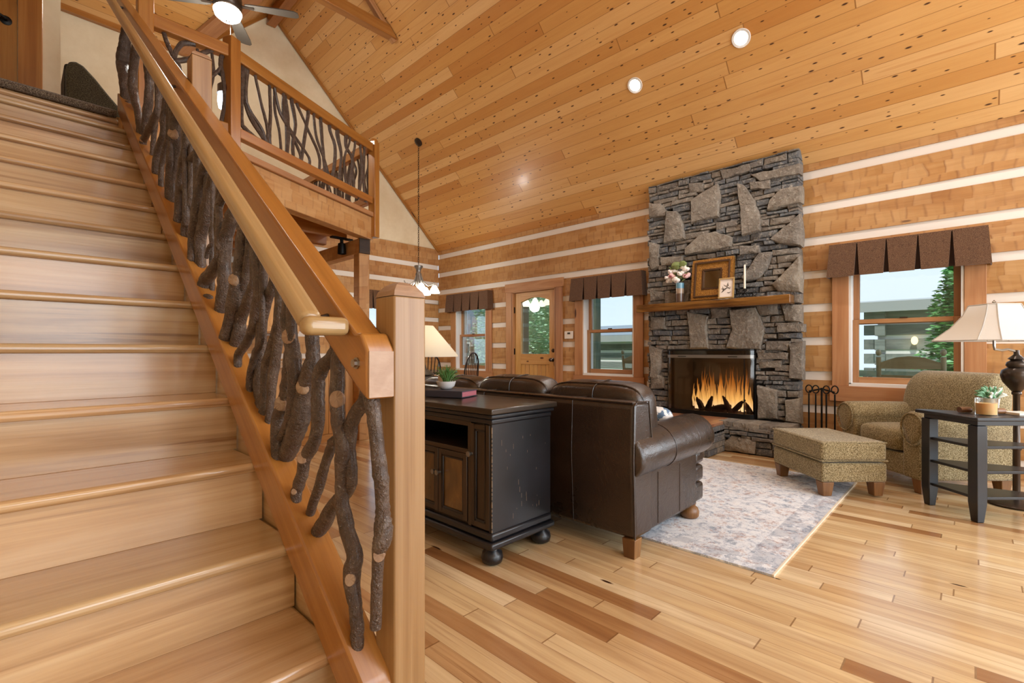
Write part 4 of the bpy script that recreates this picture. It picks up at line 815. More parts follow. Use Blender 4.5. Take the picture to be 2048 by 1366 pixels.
M=MB(); M.lathe([(.0,MZ+.07),(.02,MZ+.075),(.013,MZ+.1),(.011,MZ+.1)],(5.5,1.785,0),12)
for q in range(6):
    y0=1.80-q*.036+.06; M.tube([(5.5+.02*math.sin(q),y0+.022*math.cos(a),MZ+.03+.022*math.sin(a)+ .01*(q%2)) for a in [i*PI/6 for i in range(13)]],.003,5)
M.tube([(5.47,1.87,MZ+.008),(5.5,1.79,MZ+.012),(5.47,1.66,MZ+.008)],.0045,5); M.tube([(5.53,1.85,MZ+.008),(5.5,1.78,MZ+.07)],.004,5); M.build('scrolled_holder',MT['iron'],cs)
# ---------------------------------------------------------------- fire tools
ft=thing('fire_tools','black iron fireplace tool set standing right of the chimney','fire tools',(5.55,1.08,0))
M=MB(); M.lathe([(0,0),(.12,0),(.12,.015),(.02,.03),(0,.03)],(5.55,1.08,0),16); M.tube([(5.55,1.08,.02),(5.55,1.08,.70)],.009); M.tube([(5.55,.97,.66),(5.55,1.08,.69),(5.55,1.19,.66)],.008); M.build('stand',MT['iron'],ft)
for q,(yy,xx) in enumerate(((1.19,5.55),(1.125,5.52),(1.035,5.52),(.97,5.55))):
    M=MB(); M.tube([(xx,yy,.12),(xx,yy,.64)],.0075); top=[(xx,yy+.028*math.sin(a),.685+.038*-math.cos(a)) for a in [i*PI/7 for i in range(15)]]; M.tube(top,.006)
    if q==0: M.obox((xx,yy,.1),(.012,.10,.13))
    elif q==3: M.ell((xx,yy,.1),(.06,.1,.14),None,.8,10,8)
    else: M.tube([(xx,yy,.14),(xx-.01,yy+.02,.08)],.007)
    M.build(('shovel','poker','tongs','brush')[q],MT['iron'],ft)
# ================================================================ FURNITURE
def TV(x,y,z): return (.6934*x+.7205*y,-.7207*x+.6932*y,z)   # seating group turned 46 degrees
# ---- rug
k=N('distressed_rug'); o_=k.obj(); n1=k.noise(o_,5.0,6,.7); n2=k.noise(o_,15,8,.85,.4); n3=k.noise(o_,260,2); n4=k.noise(o_,7.5,4,.7,.6)
sp=k.n('SeparateXYZ',{0:o_}); 
c=k.ramp(n2,[(.3,L('#66748c')),(.42,L('#a6b0c0')),(.49,L('#dfe3ea')),(.62,L('#eeeff0'))])
mot=k.n('TexVoronoi',{'Vector':o_,'Scale':5.2,'Randomness':.6},voronoi_dimensions='2D').outputs['Distance']
n5=k.noise(o_,42,4,.8); f_=k.m('MULTIPLY',k.m('MINIMUM',k.m('MAXIMUM',k.m('MULTIPLY',k.m('SUBTRACT',n4,.52),14.0),0.0),1.0),k.m('MINIMUM',k.m('MAXIMUM',k.m('MULTIPLY',k.m('SUBTRACT',n5,.44),8.0),0.0),1.0))
c=k.mix(k.m('MULTIPLY',f_,.62),c,L('#a3705a')); c=k.mix(k.m('MULTIPLY',k.m('MAXIMUM',k.m('MULTIPLY_ADD',n5,3.0,-1.65),0.0),.8),c,L('#5c6676'))
bx=k.m('MINIMUM',k.m('SUBTRACT',sp.outputs[0],2.47),k.m('SUBTRACT',sp.outputs[1],.68)); be=k.m('MULTIPLY',k.m('LESS_THAN',bx,.16),k.m('GREATER_THAN',n1,.46))
c=k.mix(k.m('MULTIPLY',be,.3),c,L('#4a5c7c'))
c=k.mix(k.m('MULTIPLY',n3,.22),c,L('#8d8a88'),'MULTIPLY')
M=MB(); M.box(2.47,4.72,.68,3.52,.0005,.011); rug=M.build('area_rug',k.pbr(c,.95,k.bump(n3,.5,.004),spec=.1,sheen=.2)); setprops(rug,'distressed pale blue and rust patterned rug between the leather sofa and hearth','rug')
M=MB(); M.box(2.47,4.72,.672,.681,.0005,.012); M.build('selvedge',plain('rug_edge','#d9cdb8',.9),rug)
# ---- leather sofa
so_=thing('leather_sofa','three-seat dark brown leather sofa seen from behind beside the black console','sofa',(2.6,2.35,0))
LE=MT['leather']; Y0,Y1=1.225,3.5
M=MB(); q=[(2.185,.10),(2.165,.5),(2.175,.785),(2.20,.80),(2.34,.795),(2.37,.45),(2.37,.10)]; M.prism(q,1,Y0+.01,Y1-.01); M.build('back_frame',LE,so_,bevel=.02,seg=3)
for yy in (1.62,2.35,3.05):
    M=MB(); M.tube([(2.183,yy,.11),(2.163,yy,.5),(2.173,yy,.785),(2.2,yy,.802),(2.33,yy,.798)],.002,6); M.build('seam',LE,so_)
M=MB(); M.tube([(2.181,Y0+.008,.105),(2.164,Y0+.008,.5),(2.176,Y0+.01,.78),(2.205,Y0+.012,.80),(2.33,Y0+.012,.797),(2.37,Y0+.006,.5)],.0045,8); M.build('piping',LE,so_); M=MB(); M.tube([(2.181,Y0+.02,.796),(2.181,Y1-.02,.796)],.005,8); M.build('piping',LE,so_)
M=MB(); M.box(2.3,2.96,Y0+.06,Y1-.06,.105,.30); M.build('base',LE,so_,bevel=.02)
for y0,y1 in ((1.49,2.12),(2.13,2.74),(2.75,3.25)):
    M=MB(); M.ell(((2.35+3.08)/2,(y0+y1)/2,.385),(.76,y1-y0,.18),None,.25,28,12,e2=.35); M.build('seat_cushion',LE,so_,smooth=80)
for i,(y0,y1,zt) in enumerate(((1.285,1.955,.872),(1.965,2.615,.882),(2.625,3.32,.858))):
    M=MB(); R_=Ry(math.radians(-9)); cc=(2.46,(y0+y1)/2,zt-.20); M.ell(cc,(.25,y1-y0,.42),R_,.42,32,18,e2=.42,wob=.004); cu=M.build('back_cushion',LE,so_,smooth=80)
    M=MB(); ym=y0+(y1-y0)*.45; 
    M.tube([Vector(cc)+R_@Vector((.127*math.copysign(abs(math.cos(a))**.42,math.cos(a)),ym-cc[1],.212*math.copysign(abs(math.sin(a))**.42,math.sin(a)))) for a in [PI*j/24 for j in range(0,25)]],.003,6)
    M.build('seam',LE,cu)
    M=MB(); M.tube([Vector(cc)+R_@Vector((-.055,(y1-y0)/2*.985*math.copysign(abs(math.cos(a))**.42,math.cos(a)),.211*math.copysign(abs(math.sin(a))**.42,math.sin(a)))) for a in [PI*2*j/60 for j in range(60)]],.006,6,closed=True); M.build('piping',LE,cu)
for s_,yc in ((-1,Y0+.105),(1,Y1-.105)):
    M=MB(); M.box(2.19,2.97,yc-.085,yc+.10,.10,.52); M.build('arm_panel',LE,so_,bevel=.02)
    M=MB(); prof=[]
    n=24; vs=[];fs=[]; xs=[(2.182,.90),(2.19,.97),(2.22,1),(2.6,1.0),(2.85,1.02),(3.05,1.03),(3.10,1.0),(3.125,.9),(3.13,.6)]
    for (x,f) in xs:
        for j in range(n):
            a=2*PI*j/n; rr=.135
            vs.append((x,yc+s_*.0+math.cos(a)*.142*f,.505+(x-2.3)*.015+math.sin(a)*(.135 if math.sin(a)>0 else .118)*f))
    for i in range(len(xs)-1):
        for j in range(n): l=(j+1)%n; fs.append((i*n+j,i*n+l,(i+1)*n+l,(i+1)*n+j))
    fs+= [tuple(range(n)),tuple(range((len(xs)-1)*n,len(xs)*n))]; M.add(vs,fs,[[(0,0)]*len(f) for f in fs]); arm=M.build('rolled_arm',LE,so_,smooth=70)
    for x in (2.56,2.88):
        M=MB(); M.tube([(x,yc+math.cos(a)*.1432,.505+(x-2.3)*.015+math.sin(a)*(.1365 if math.sin(a)>0 else .119)) for a in [2*PI*j/32 for j in range(32)]],.0022,5,closed=True); M.build('seam',LE,arm)
    for x in (2.45,2.72):
        M=MB(); M.tube([(x,yc-.0855 if s_<0 else yc+.1005,.12),(x,yc-.0855 if s_<0 else yc+.1005,.40)],.0025,5); M.build('seam',LE,arm)
for z0,z1 in ((.105,.225),(.23,.335)):
    M=MB(); M.box(2.95,3.10,Y0+.03,Y1-.03,z0,z1); M.build('front_rail',LE,so_,bevel=.025,seg=3)
M=MB(); M.box(2.97,3.11,Y0+.03,Y0+.24,.34,.43); M.build('cushion_front',LE,so_,bevel=.03,seg=3)
for x,y in ((2.215,Y0+.045),(2.215,Y1-.045)):
    M=MB(); M.obox((x,y,.05),(.075,.075,.10),None,2,taper=.82); M.build('leg',MT['walnut'],so_,bevel=.003)
for x,y in ((2.97,Y0+.07),(2.97,Y1-.07)):
    M=MB(); M.lathe([(0,.012),(.045,.012),(.056,.025),(.058,.05),(.05,.075),(.035,.085),(.04,.105),(0,.105)],(x,y,0),20); M.build('bun_foot',MT['walnut'],so_,smooth=60)
k=N('blue_print'); nn=k.noise(k.obj(),26,3); p1=k.pbr(k.ramp(nn,[(.46,L('#5d7690')),(.5,L('#dfe2e2'))]),.9)
M=MB(); M.ell((2.98,1.57,.56),(.14,.32,.26),Ry(math.radians(-14)),.5,24,14,e2=.5); setprops(M.build('throw_pillow',p1,smooth=80),'blue and white print pillow peeking over the sofa arm before the hearth','pillow')
M=MB(); M.ell((2.62,3.27,.70),(.16,.34,.30),Ry(math.radians(-20))@Rx(.25),.45,24,14,e2=.45); setprops(M.build('throw_pillow',fabric('tan_linen',['#a08660','#c9b28a','#d9c6a2'],180,.3),smooth=80),'tan pillow at the far left end of the leather sofa','pillow')
# ---- black console cabinet behind the sofa
ca=thing('console_cabinet','distressed black console cabinet with ball feet behind the leather sofa','cabinet',(1.86,2.13,0))
BK=MT['black']; BP=MT['brownpaint']; cy0,cy1=1.70,2.57; cx0,cx1=1.625,2.075
M=MB(); M.box(cx0-.035,cx1+.02,cy0-.035,cy1+.035,.752,.782,1); M.build('top',[MT['dkwood']],ca,bevel=.006)
M=MB(); M.box(cx0-.022,cx1+.01,cy0-.022,cy1+.022,.728,.752,1); M.box(cx0-.010,cx1,cy0-.010,cy1+.010,.70,.728,1); M.build('cornice',BK,ca,bevel=.008)
M=MB(); M.box(cx0-.012,cx1,cy0-.012,cy1+.012,.125,.165,1); M.box(cx0-.028,cx1+.008,cy0-.028,cy1+.028,.09,.125,1); M.build('plinth',BK,ca,bevel=.010)
WE=plain('bare_worn_edge','#8a7660',.6)
for a_,b_ in ((cy0,cy0+.02),(cy1-.02,cy1)):
    M=MB(); M.box(cx0,cx1,a_,b_,.165,.70,2)
    if a_==cy0:
        for q in range(26):
            z=.17+q*.0202; w=random.uniform(.0008,.0026); M.box(cx0-.0012,cx0+w,cy0-.0012,cy0+w,z,z+random.uniform(.008,.0202),2,1)
        for q in range(22):
            x=random.uniform(cx0+.03,cx1-.03); z=random.uniform(.2,.66); M.box(x,x+.0012,cy0-.0006,cy0+.001,z,z+random.uniform(.005,.03),2,1)
    M.build('side_panel',[BK,WE],ca,bevel=.0 if a_==cy0 else .003)
M=MB(); M.box(cx1-.015,cx1,cy0+.02,cy1-.02,.165,.70,2); M.build('back_panel',BK,ca)
M=MB(); M.box(cx0+.01,cx1-.015,cy0+.02,cy1-.02,.535,.552,1); M.box(cx0+.01,cx1-.015,cy0+.02,cy1-.02,.165,.18,1); M.build('shelf',BP,ca)
def fdoor(y0,y1,z0,z1,pan,knob=None,x=cx0):
    st_=.028; M=MB(); M.box(x-.004,x+.016,y0,y0+st_,z0,z1,2); M.box(x-.004,x+.016,y1-st_,y1,z0,z1,2); M.box(x-.004,x+.016,y0+st_,y1-st_,z0,z0+st_,1); M.box(x-.004,x+.016,y0+st_,y1-st_,z1-st_,z1,1); d=M.build('door',BP,ca,bevel=.003)
    M=MB(); M.box(x+.006,x+.012,y0+st_,y1-st_,z0+st_,z1-st_,2); M.build('door_panel',pan,d,smooth=0)
    M=MB(); M.box(x-.002,x+.006,y0+st_,y0+st_+.012,z0+st_,z1-st_,2); M.box(x-.002,x+.006,y1-st_-.012,y1-st_,z0+st_,z1-st_,2); M.box(x-.002,x+.006,y0+st_,y1-st_,z0+st_,z0+st_+.012,1); M.box(x-.002,x+.006,y0+st_,y1-st_,z1-st_-.012,z1-st_,1); M.build('moulding',BK,d,bevel=.003)
    if knob:
        M=MB(); M.lathe([(0,0),(.008,0),(.006,.012),(.014,.02),(.014,.028),(0,.032)],(x-.004,knob[0],knob[1]),14,rot=Ry(-PI/2)); M.build('knob',MT['pewter'],d,smooth=60)
GP=wood('amber_glass_panel',['#3e2c16','#6a4d28','#9a7440'],.12,2.5,5,coat=.5,bump=.1)
fdoor(1.715,1.855,.175,.695,BP,(1.845,.54))
M=MB()
for y0,y1 in ((1.855,1.88),(2.37,2.395)): M.box(cx0,cx0+.02,y0,y1,.165,.70,2)
M.box(cx0,cx0+.02,1.88,2.37,.675,.70,1); M.box(cx0,cx0+.02,1.88,2.37,.53,.556,1); M.build('face_frame',BP,ca,bevel=.003)
for y0,y1,kn in ((1.885,2.123,2.108),(2.128,2.366,2.143)): fdoor(y0,y1,.18,.528,GP,(kn,.40))
fdoor(2.40,2.545,.175,.695,BP,(2.41,.54))
for x,y in ((cx0+.035,cy0+.035),(cx1-.04,cy0+.035),(cx0+.035,cy1-.035),(cx1-.04,cy1-.035)):
    M=MB(); M.lathe([(0,.0),(.03,.0),(.05,.012),(.056,.035),(.05,.058),(.032,.07),(.03,.078),(.042,.084),(.042,.092),(0,.092)],(x,y,0),22); M.build('ball_foot',BK,ca,smooth=60)
# book and little potted plant on it
bo=thing('hardcover_book','closed dark hardcover book with reddish page edges on the black console','book',(1.86,2.33,.783)); Rb=Rz(math.radians(20))
M=MB(); M.obox((1.875,2.33,.787),(.19,.27,.005),Rb); M.obox((1.875,2.33,.822),(.19,.27,.005),Rb); M.obox(Vector((1.875,2.33,.8045))+Rb@Vector((-.094,0,0)),(.004,.27,.036),Rb); M.build('cover',plain('navy_cloth','#34323c',.6),bo,bevel=.001)
M=MB(); M.obox((1.877,2.33,.8045),(.18,.258,.029),Rb); M.build('pages',plain('red_edge','#a8606a',.7),bo)
pl=thing('potted_grass','tuft of green grass in a white shell bowl on the book','plant',(1.87,2.37,.826))
M=MB(); M.lathe([(0,.826),(.03,.826),(.052,.845),(.062,.875),(.058,.875),(.045,.85),(0,.845)],(1.87,2.37,0),20); M.build('bowl',plain('shell_white','#d6d2d0',.35,coat=.3),pl,smooth=60)
M=MB(); M.ell((1.885,2.425,.885),(.05,.07,.075),None,.9,14,10,wob=.03); M.build('sea_shell',plain('shell_tan','#cbb9a6',.5),pl,smooth=60)
rg=random.Random(5); M=MB()
for i in range(60):
    a=rg.uniform(0,6.28); r=rg.uniform(.02,.09); h=rg.uniform(.04,.12); b_=Vector((1.87+rg.uniform(-.02,.02),2.36+rg.uniform(-.02,.02),.86)); M.tube([b_,b_+Vector((math.cos(a)*r*.5,math.sin(a)*r*.5,h*.75)),b_+Vector((math.cos(a)*r,math.sin(a)*r,h))],[.002,.0035,.0006],4)
M.build('grass',plain('grass_green','#4f7a3c',.6),pl)
M=MB(); M.lathe([(0,.783),(.07,.783),(.088,.795),(.085,.799),(.065,.79),(0,.79)],(1.995,2.515,0),24); setprops(M.build('shallow_dish',plain('cream_dish','#cfc4b0',.4),smooth=60),'cream shallow dish on the black console beside the newel post','dish')
# ---- end table with cream lamp beyond the sofa
et=thing('side_table','dark side table under the cream lamp at the far end of the sofa','table',(2.66,3.78,0))
M=MB(); M.box(2.42,2.90,3.56,4.0,.585,.61,0); M.build('top',MT['dkwood'],et,bevel=.004)
for x in (2.45,2.87):
    for y in (3.59,3.97):
        M=MB(); M.box(x-.02,x+.02,y-.02,y+.02,0,.585,2); M.build('leg',MT['dkwood'],et,bevel=.003)
lx,ly=2.653,3.70
la=thing('table_lamp','table lamp with cream drum-cone shade and dark urn base beside the newel post','lamp',(lx,ly,.61))
M=MB(); M.lathe([(0,.612),(.08,.612),(.085,.63),(.05,.65),(.045,.68),(.095,.75),(.10,.80),(.085,.83),(.1,.845),(.09,.86),(.03,.90),(.018,.94),(.012,1.04),(0,1.04)],(lx,ly,0),22); M.build('urn_base',plain('dark_urn','#3a2f26',.4,.4),la,smooth=60)
k=N('cream_shade'); df=k.n('BsdfDiffuse',{0:L('#f2ead8')}); tl=k.n('BsdfTranslucent',{0:L('#f2ead8')}); mx=k.n('MixShader',{0:.5,1:df.outputs[0],2:tl.outputs[0]}); k.t.links.new(mx.outputs[0],k.out.inputs[0]); CREAM=k.mat
M=MB(); M.lathe([(.32,1.012),(.32,1.024),(.09,1.30),(.085,1.30),(.315,1.014)],(lx,ly,0),40); M.build('shade',CREAM,la,smooth=50)
point('lamp_bulb',(lx,ly,1.13),2.6,(1,.95,.85),.04)
# ---- armchair + ottoman (turned 46 degrees)
CHN=MT['chen']
ac=thing('armchair','olive-tan chenille armchair with rolled arms below the right window','armchair',TV(3.4,3.95,0))
def bld(n,f,mt,par,**kw):
    M=MB(TV); f(M); return M.build(n,mt,par,**kw)
bld('base',lambda M:M.box(3.02,3.72,3.56,4.32,.105,.27),CHN,ac,bevel=.015)
bld('seat_cushion',lambda M:M.ell((3.30,3.94,.365),(.62,.46,.19),None,.28,30,12,e2=.4),CHN,ac,smooth=80)
def arm(n,y,s_):
    def f(M):
        nn=20; vs=[];fs=[]; xs=[(2.985,.5),(2.99,.9),(3.01,1.0),(3.3,1.0),(3.65,.95),(3.70,.7)]
        for (x,g_) in xs:
            for j in range(nn):
                a=2*PI*j/nn; zz=math.sin(a); r=.115
                vs.append((x,y+s_*.02+math.cos(a)*r*g_*(1 if zz>-.3 else .75),.50+zz*(.115 if zz>0 else .16)*g_))
        for i in range(len(xs)-1):
            for j in range(nn): l=(j+1)%nn; fs.append((i*nn+j,i*nn+l,(i+1)*nn+l,(i+1)*nn+j))
        fs.extend([tuple(range(nn)),tuple(range((len(xs)-1)*nn,len(xs)*nn))]); M.add(vs,fs,[[(0,0)]*len(q) for q in fs])
    a_=bld('rolled_arm',f,CHN,ac,smooth=75)
    bld('arm_panel',lambda M:M.box(3.0,3.70,y-.085,y+.085,.105,.52),CHN,a_,bevel=.02)
    bld('nail_trim',lambda M:M.tube([(2.985,y+s_*.02+math.cos(a)*.098,.50+math.sin(a)*(.098 if math.sin(a)>0 else .14)) for a in [2*PI*j/30 for j in range(30)]],.006,6,closed=True),MT['bronze'] if False else CHN,a_)
arm('a',3.60,-1); arm('b',4.28,1)
def backf(M):
    vs=[];fs=[]; ny,nz=18,12
    prof=[(.30,3.52,3.70),(.45,3.50,3.74),(.60,3.50,3.78),(.72,3.52,3.79),(.82,3.55,3.79),(.875,3.60,3.78),(.895,3.66,3.74)]
    front=[];bk_=[]
    for (z,f,b_) in prof:
        hw=.40-.0*z-(max(0,z-.72)**2)*2.2
        front.append([(f+.02*abs(t)**2-.02*(1-t*t),3.94+t*hw,z) for t in [i/9-1 for i in range(19)]]); bk_.append([(b_-.07*abs(t)**3,3.94+t*hw,z) for t in [i/9-1 for i in range(19)]])
    rows=front+bk_[::-1]; n=19
    for r in rows: vs+=r
    for i in range(len(rows)-1):
        for j in range(n-1): fs.append((i*n+j,i*n+j+1,(i+1)*n+j+1,(i+1)*n+j))
    N_=len(rows)
    for i in range(len(prof)-1):
        for e in (0,n-1): fs.append((i*n+e,(i+1)*n+e,(N_-2-i)*n+e,(N_-1-i)*n+e))
    fs.append(tuple(range(n))+tuple((N_-1)*n+j for j in range(n))[::-1])
    M.add(vs,fs,[[(0,0)]*len(q) for q in fs])
bld('back',backf,CHN,ac,smooth=80,sub=1)
bld('back_skirt',lambda M:M.box(3.5,3.72,3.56,4.32,.105,.40),CHN,ac,bevel=.02)
for x,y in ((3.06,3.58),(3.06,4.29),(3.66,3.58),(3.66,4.29)):
    bld('leg',lambda M:M.obox((x,y,.055),(.085,.085,.11),None,2,taper=.7),MT['walnut'],ac,bevel=.004)
ot=thing('ottoman','olive-tan chenille ottoman with tapered legs standing on the rug corner','ottoman',TV(2.47,3.78,0))
bld('base',lambda M:M.box(2.235,2.705,3.45,4.10,.115,.255),CHN,ot,bevel=.018,seg=3)
bld('cushion',lambda M:M.box(2.225,2.70,3.44,4.10,.268,.41),CHN,ot,bevel=.03,seg=4)
bld('welt',lambda M:(M.tube([(2.232,3.447,.40),(2.694,3.447,.40),(2.694,4.094,.40),(2.232,4.094,.40)],.006,6,closed=True),M.tube([(2.228,3.444,.272),(2.70,3.444,.272),(2.70,4.1,.272),(2.228,4.1,.272)],.006,6,closed=True)),MT['chen'],ot)
for x,y in ((2.285,3.50),(2.655,3.50),(2.285,4.05),(2.655,4.05)):
    bld('leg',lambda M:M.obox((x,y,.0635),(.085,.085,.104),None,2,taper=.72),MT['walnut'],ot,bevel=.004)
# ---- wedge end table, floor lamp and things on it
tb_=thing('end_table','distressed black wedge end table with three shelves beside the armchair','table',TV(3.08,3.12,0))
def wedge(M,z0,z1,g_=0):
    q=[(2.86-g_,2.945-g_),(3.34+g_,2.945-g_),(3.34+g_,3.06),(2.90,3.36+g_),(2.86-g_,3.36+g_)]
    vs=[(x,y,z) for z in (z0,z1) for x,y in q]; n=len(q); fs=[tuple(range(n)),tuple(range(n,2*n))]+[(i,(i+1)%n,n+(i+1)%n,n+i) for i in range(n)]
    M.add(vs,fs,[[(vs[i][0],vs[i][1]) for i in f] for f in fs])
bld('top',lambda M:wedge(M,.632,.655,.02),BK,tb_,bevel=.006)
bld('apron',lambda M:wedge(M,.60,.632,-.015),BK,tb_,bevel=.003)
for z in (.14,.30,.455): bld('shelf',lambda M:wedge(M,z,z+.018,-.02),BK,tb_,bevel=.003)
for x,y in ((2.895,2.98),(2.895,3.32),(3.305,2.98)):
    bld('leg',lambda M:(M.box(x-.032,x+.032,y-.032,y+.032,.12,.60,2),M.obox((x,y,.06),(.064,.064,.12),None,2,taper=.68)),BK,tb_,bevel=.004)
fx,fy=3.475,3.30
fl_=thing('floor_lamp','bronze swing-arm floor lamp with white pagoda shade behind the end table','lamp',TV(fx,fy,0))
bld('base',lambda M:M.lathe([(0,0),(.15,0),(.155,.012),(.14,.025),(.06,.035),(.03,.05),(0,.05)],(fx,fy,0),28),MT['bronze'],fl_,smooth=60)
bld('pole',lambda M:(M.lathe([(0,.03),(.02,.03),(.02,.38),(.026,.385),(.026,.40),(.018,.405),(.018,.76),(.026,.765),(.026,.78),(.018,.785),(0,.785)],(fx,fy,0),16),M.lathe([(0,.785),(.025,.785),(.035,.80),(.07,.85),(.083,.895),(.075,.93),(.045,.95),(.055,.965),(.05,.985),(.03,1.0),(.045,1.01),(.03,1.025),(.015,1.04),(.015,1.07),(0,1.07)],(fx,fy,0),22)),MT['bronze'],fl_,smooth=60)
bld('swing_arm',lambda M:M.tube([(fx,fy,1.06),(fx-.06,fy,1.075),(fx-.10,fy,1.068),(fx-.15,fy,1.075),(fx-.155,fy,1.10),(fx-.155,fy,1.20)],.008,8),MT['nickel'],fl_)
k=N('white_shade'); df=k.n('BsdfDiffuse',{0:L('#e9e6e0')}); tl=k.n('BsdfTranslucent',{0:L('#e9e6e0')}); mx=k.n('MixShader',{0:.35,1:df.outputs[0],2:tl.outputs[0]}); k.t.links.new(mx.outputs[0],k.out.inputs[0]); WSH=k.mat
sx,sy=fx-.155,fy
def shade(M):
    vs=[];fs=[]; rings=[(0,1.0),(.35,.70),(.7,.50),(1,.40)]
    base=[(-.28,-.17),(-.20,-.25),(.20,-.25),(.28,-.17),(.28,.17),(.20,.25),(-.20,.25),(-.28,.17)]
    for t,s_ in rings:
        for (x,y) in base: vs.append((sx+x*s_*(1 if s_==1 else 1),sy+y*s_,1.135+.245*t))
    for i in range(3):
        for j in range(8): l=(j+1)%8; fs.append((i*8+j,i*8+l,(i+1)*8+l,(i+1)*8+j))
    M.add(vs,fs,[[(0,0)]*4]*len(fs))
shd=bld('shade',shade,WSH,fl_,smooth=25)
def ribs(M):
    base=[(-.28,-.17),(-.20,-.25),(.20,-.25),(.28,-.17),(.28,.17),(.20,.25),(-.20,.25),(-.28,.17)]
    for (x,y) in base: M.tube([(sx+x*s_,sy+y*s_,1.135+.245*t) for t,s_ in ((0,1.),(.35,.7),(.7,.5),(1,.4))],.004,5)
    for t,s_ in ((0,1.0),(1,.4)): M.tube([(sx+x*s_,sy+y*s_,1.135+.245*t) for x,y in base],.004,5,closed=True)
bld('shade_trim',ribs,plain('shade_braid','#b8b4ae',.7),shd)
bld('finial',lambda M:M.lathe([(0,1.37),(.01,1.375),(.004,1.39),(.012,1.40),(0,1.415)],(sx,sy,0),12),MT['nickel'],fl_,smooth=60)
TZ=.656
cd=thing('jar_candle','honey-coloured candle in a glass jar on the black end table','candle',TV(3.03,3.06,TZ))
k=N('candle_wax'); MTW=k.pbr(L('#e8b878'),.35,sss=.2,coat=.5)
bld('wax',lambda M:M.lathe([(0,TZ+.004),(.05,TZ+.004),(.051,TZ+.075),(0,TZ+.075)],(3.03,3.06,0),24),MTW,cd,smooth=50)
bld('jar',lambda M:M.lathe([(0,TZ),(.054,TZ),(.055,TZ+.105),(.052,TZ+.105),(.0515,TZ+.08)],(3.03,3.06,0),24),MT['glass'],cd,smooth=50)
pp=thing('potted_plant','tiny white pot with pale green and white foliage behind the jar candle','plant',TV(3.17,3.17,TZ))
bld('pot',lambda M:M.lathe([(0,TZ),(.032,TZ),(.042,TZ+.09),(.045,TZ+.095),(.04,TZ+.095),(.036,TZ+.08),(0,TZ+.08)],(3.17,3.17,0),20),plain('white_pot','#e6e2da',.4),pp,smooth=50)
def leaves(M):
    r_=random.Random(8)
    for i in range(70):
        a=r_.uniform(0,6.28); e=r_.uniform(.2,1.2); d=Vector((math.cos(a)*math.cos(e),math.sin(a)*math.cos(e)*.7,math.sin(e)))*r_.uniform(.05,.105); b_=Vector((3.17,3.17,TZ+.085)); M.tube([b_+d*.5,b_+d*.8+Vector((0,0,.01)),b_+d*1.05],[.003,.011,.001],5,m=i%3 and 1 or 0)
bld('leaves',leaves,[plain('leaf_white','#e4ece4',.6),plain('leaf_sage','#6fa07c',.6)],pp)
for (x,y,l_) in ((2.985,3.16,'rolled brown wooden coaster stack left of the jar candle'),(3.135,3.09,'rolled brown wooden coaster stack right of the jar candle')):
    M=MB(TV); M.tube([(x-.035,y,TZ+.02),(x+.035,y,TZ+.02)],.019,14); setprops(M.build('wood_roll',MT['walnut']),l_.replace('rolled brown wooden coaster stack','short brown wooden roll'),'wood roll')
M=MB(TV); M.box(3.2,3.33,3.02,3.14,TZ,TZ+.014); setprops(M.build('note_block',plain('paper_block','#e3d9cc',.8)),'pale low paper block at the right end of the black end table','notepad')
# ================================================================ DINING CORNER
def windsor(x,y,rz,label):
    t=thing('windsor_chair',label,'chair',(x,y,0),'black bow-back chairs round the dining table')
    c,s=math.cos(rz),math.sin(rz); T=lambda a,b_,z:(x+c*a-s*b_,y+s*a+c*b_,z); bkm=BKC
    M=MB(T); M.ell((0,0,.445),(.44,.42,.045),None,.8,24,8); M.build('seat',bkm,t,smooth=60)
    for a,b_ in ((-.16,-.15),(.16,-.15),(-.16,.15),(.16,.15)):
        M=MB(T); M.tube([(a*.8,b_*.8,.43),(a*1.15,b_*1.15,.2),(a*1.3,b_*1.3,0)],[.016,.02,.013],8); M.build('leg',bkm,t)
    M=MB(T); M.tube([(-.17,0,.19),(.17,0,.19)],.011); M.tube([(-.175,-.15,.2),(-.175,.15,.2)],.011); M.tube([(.175,-.15,.2),(.175,.15,.2)],.011); M.build('stretcher',bkm,t)
    M=MB(T); M.tube([(-.19,-.17,.46),(-.20,-.21,.70)]+[(-.20*math.cos(a),-.215-.035*math.sin(a),.78+.26*math.sin(a)) for a in [PI*j/14 for j in range(15)]]+[(.20,-.21,.70),(.19,-.17,.46)],.012,8); M.build('bow',bkm,t)
    for q in range(7):
        u=(q-3)/3*.155; M=MB(T); zt=.78+.26*math.sqrt(max(0,1-(u*1.05/.2)**2)); M.tube([(u*.8,-.185,.46),(u*1.05,-.215-.035*(zt-.78)/.26,zt)],.0065,6); M.build('spindle',bkm,t)
BKC=plain('black_lacquer','#1c1718',.3,coat=.3)
windsor(4.56,5.48,math.radians(20),'black bow-back chair nearest the corner window, right of the cream lampshade')
windsor(4.04,5.70,math.radians(-10),'black bow-back chair half hidden under the cream lampshade')
dt=thing('dining_table','round dark dining table below the chandelier','table',(4.45,6.33,0))
M=MB(); M.lathe([(0,.72),(.6,.72),(.61,.735),(.6,.75),(0,.75)],(4.45,6.33,0),40); M.build('top',MT['dkwood'],dt,smooth=40)
M=MB(); M.lathe([(0,0),(.30,0),(.28,.04),(.07,.09),(.06,.4),(.09,.6),(.2,.72),(0,.72)],(4.45,6.33,0),24); M.build('pedestal',MT['dkwood'],dt,smooth=50)
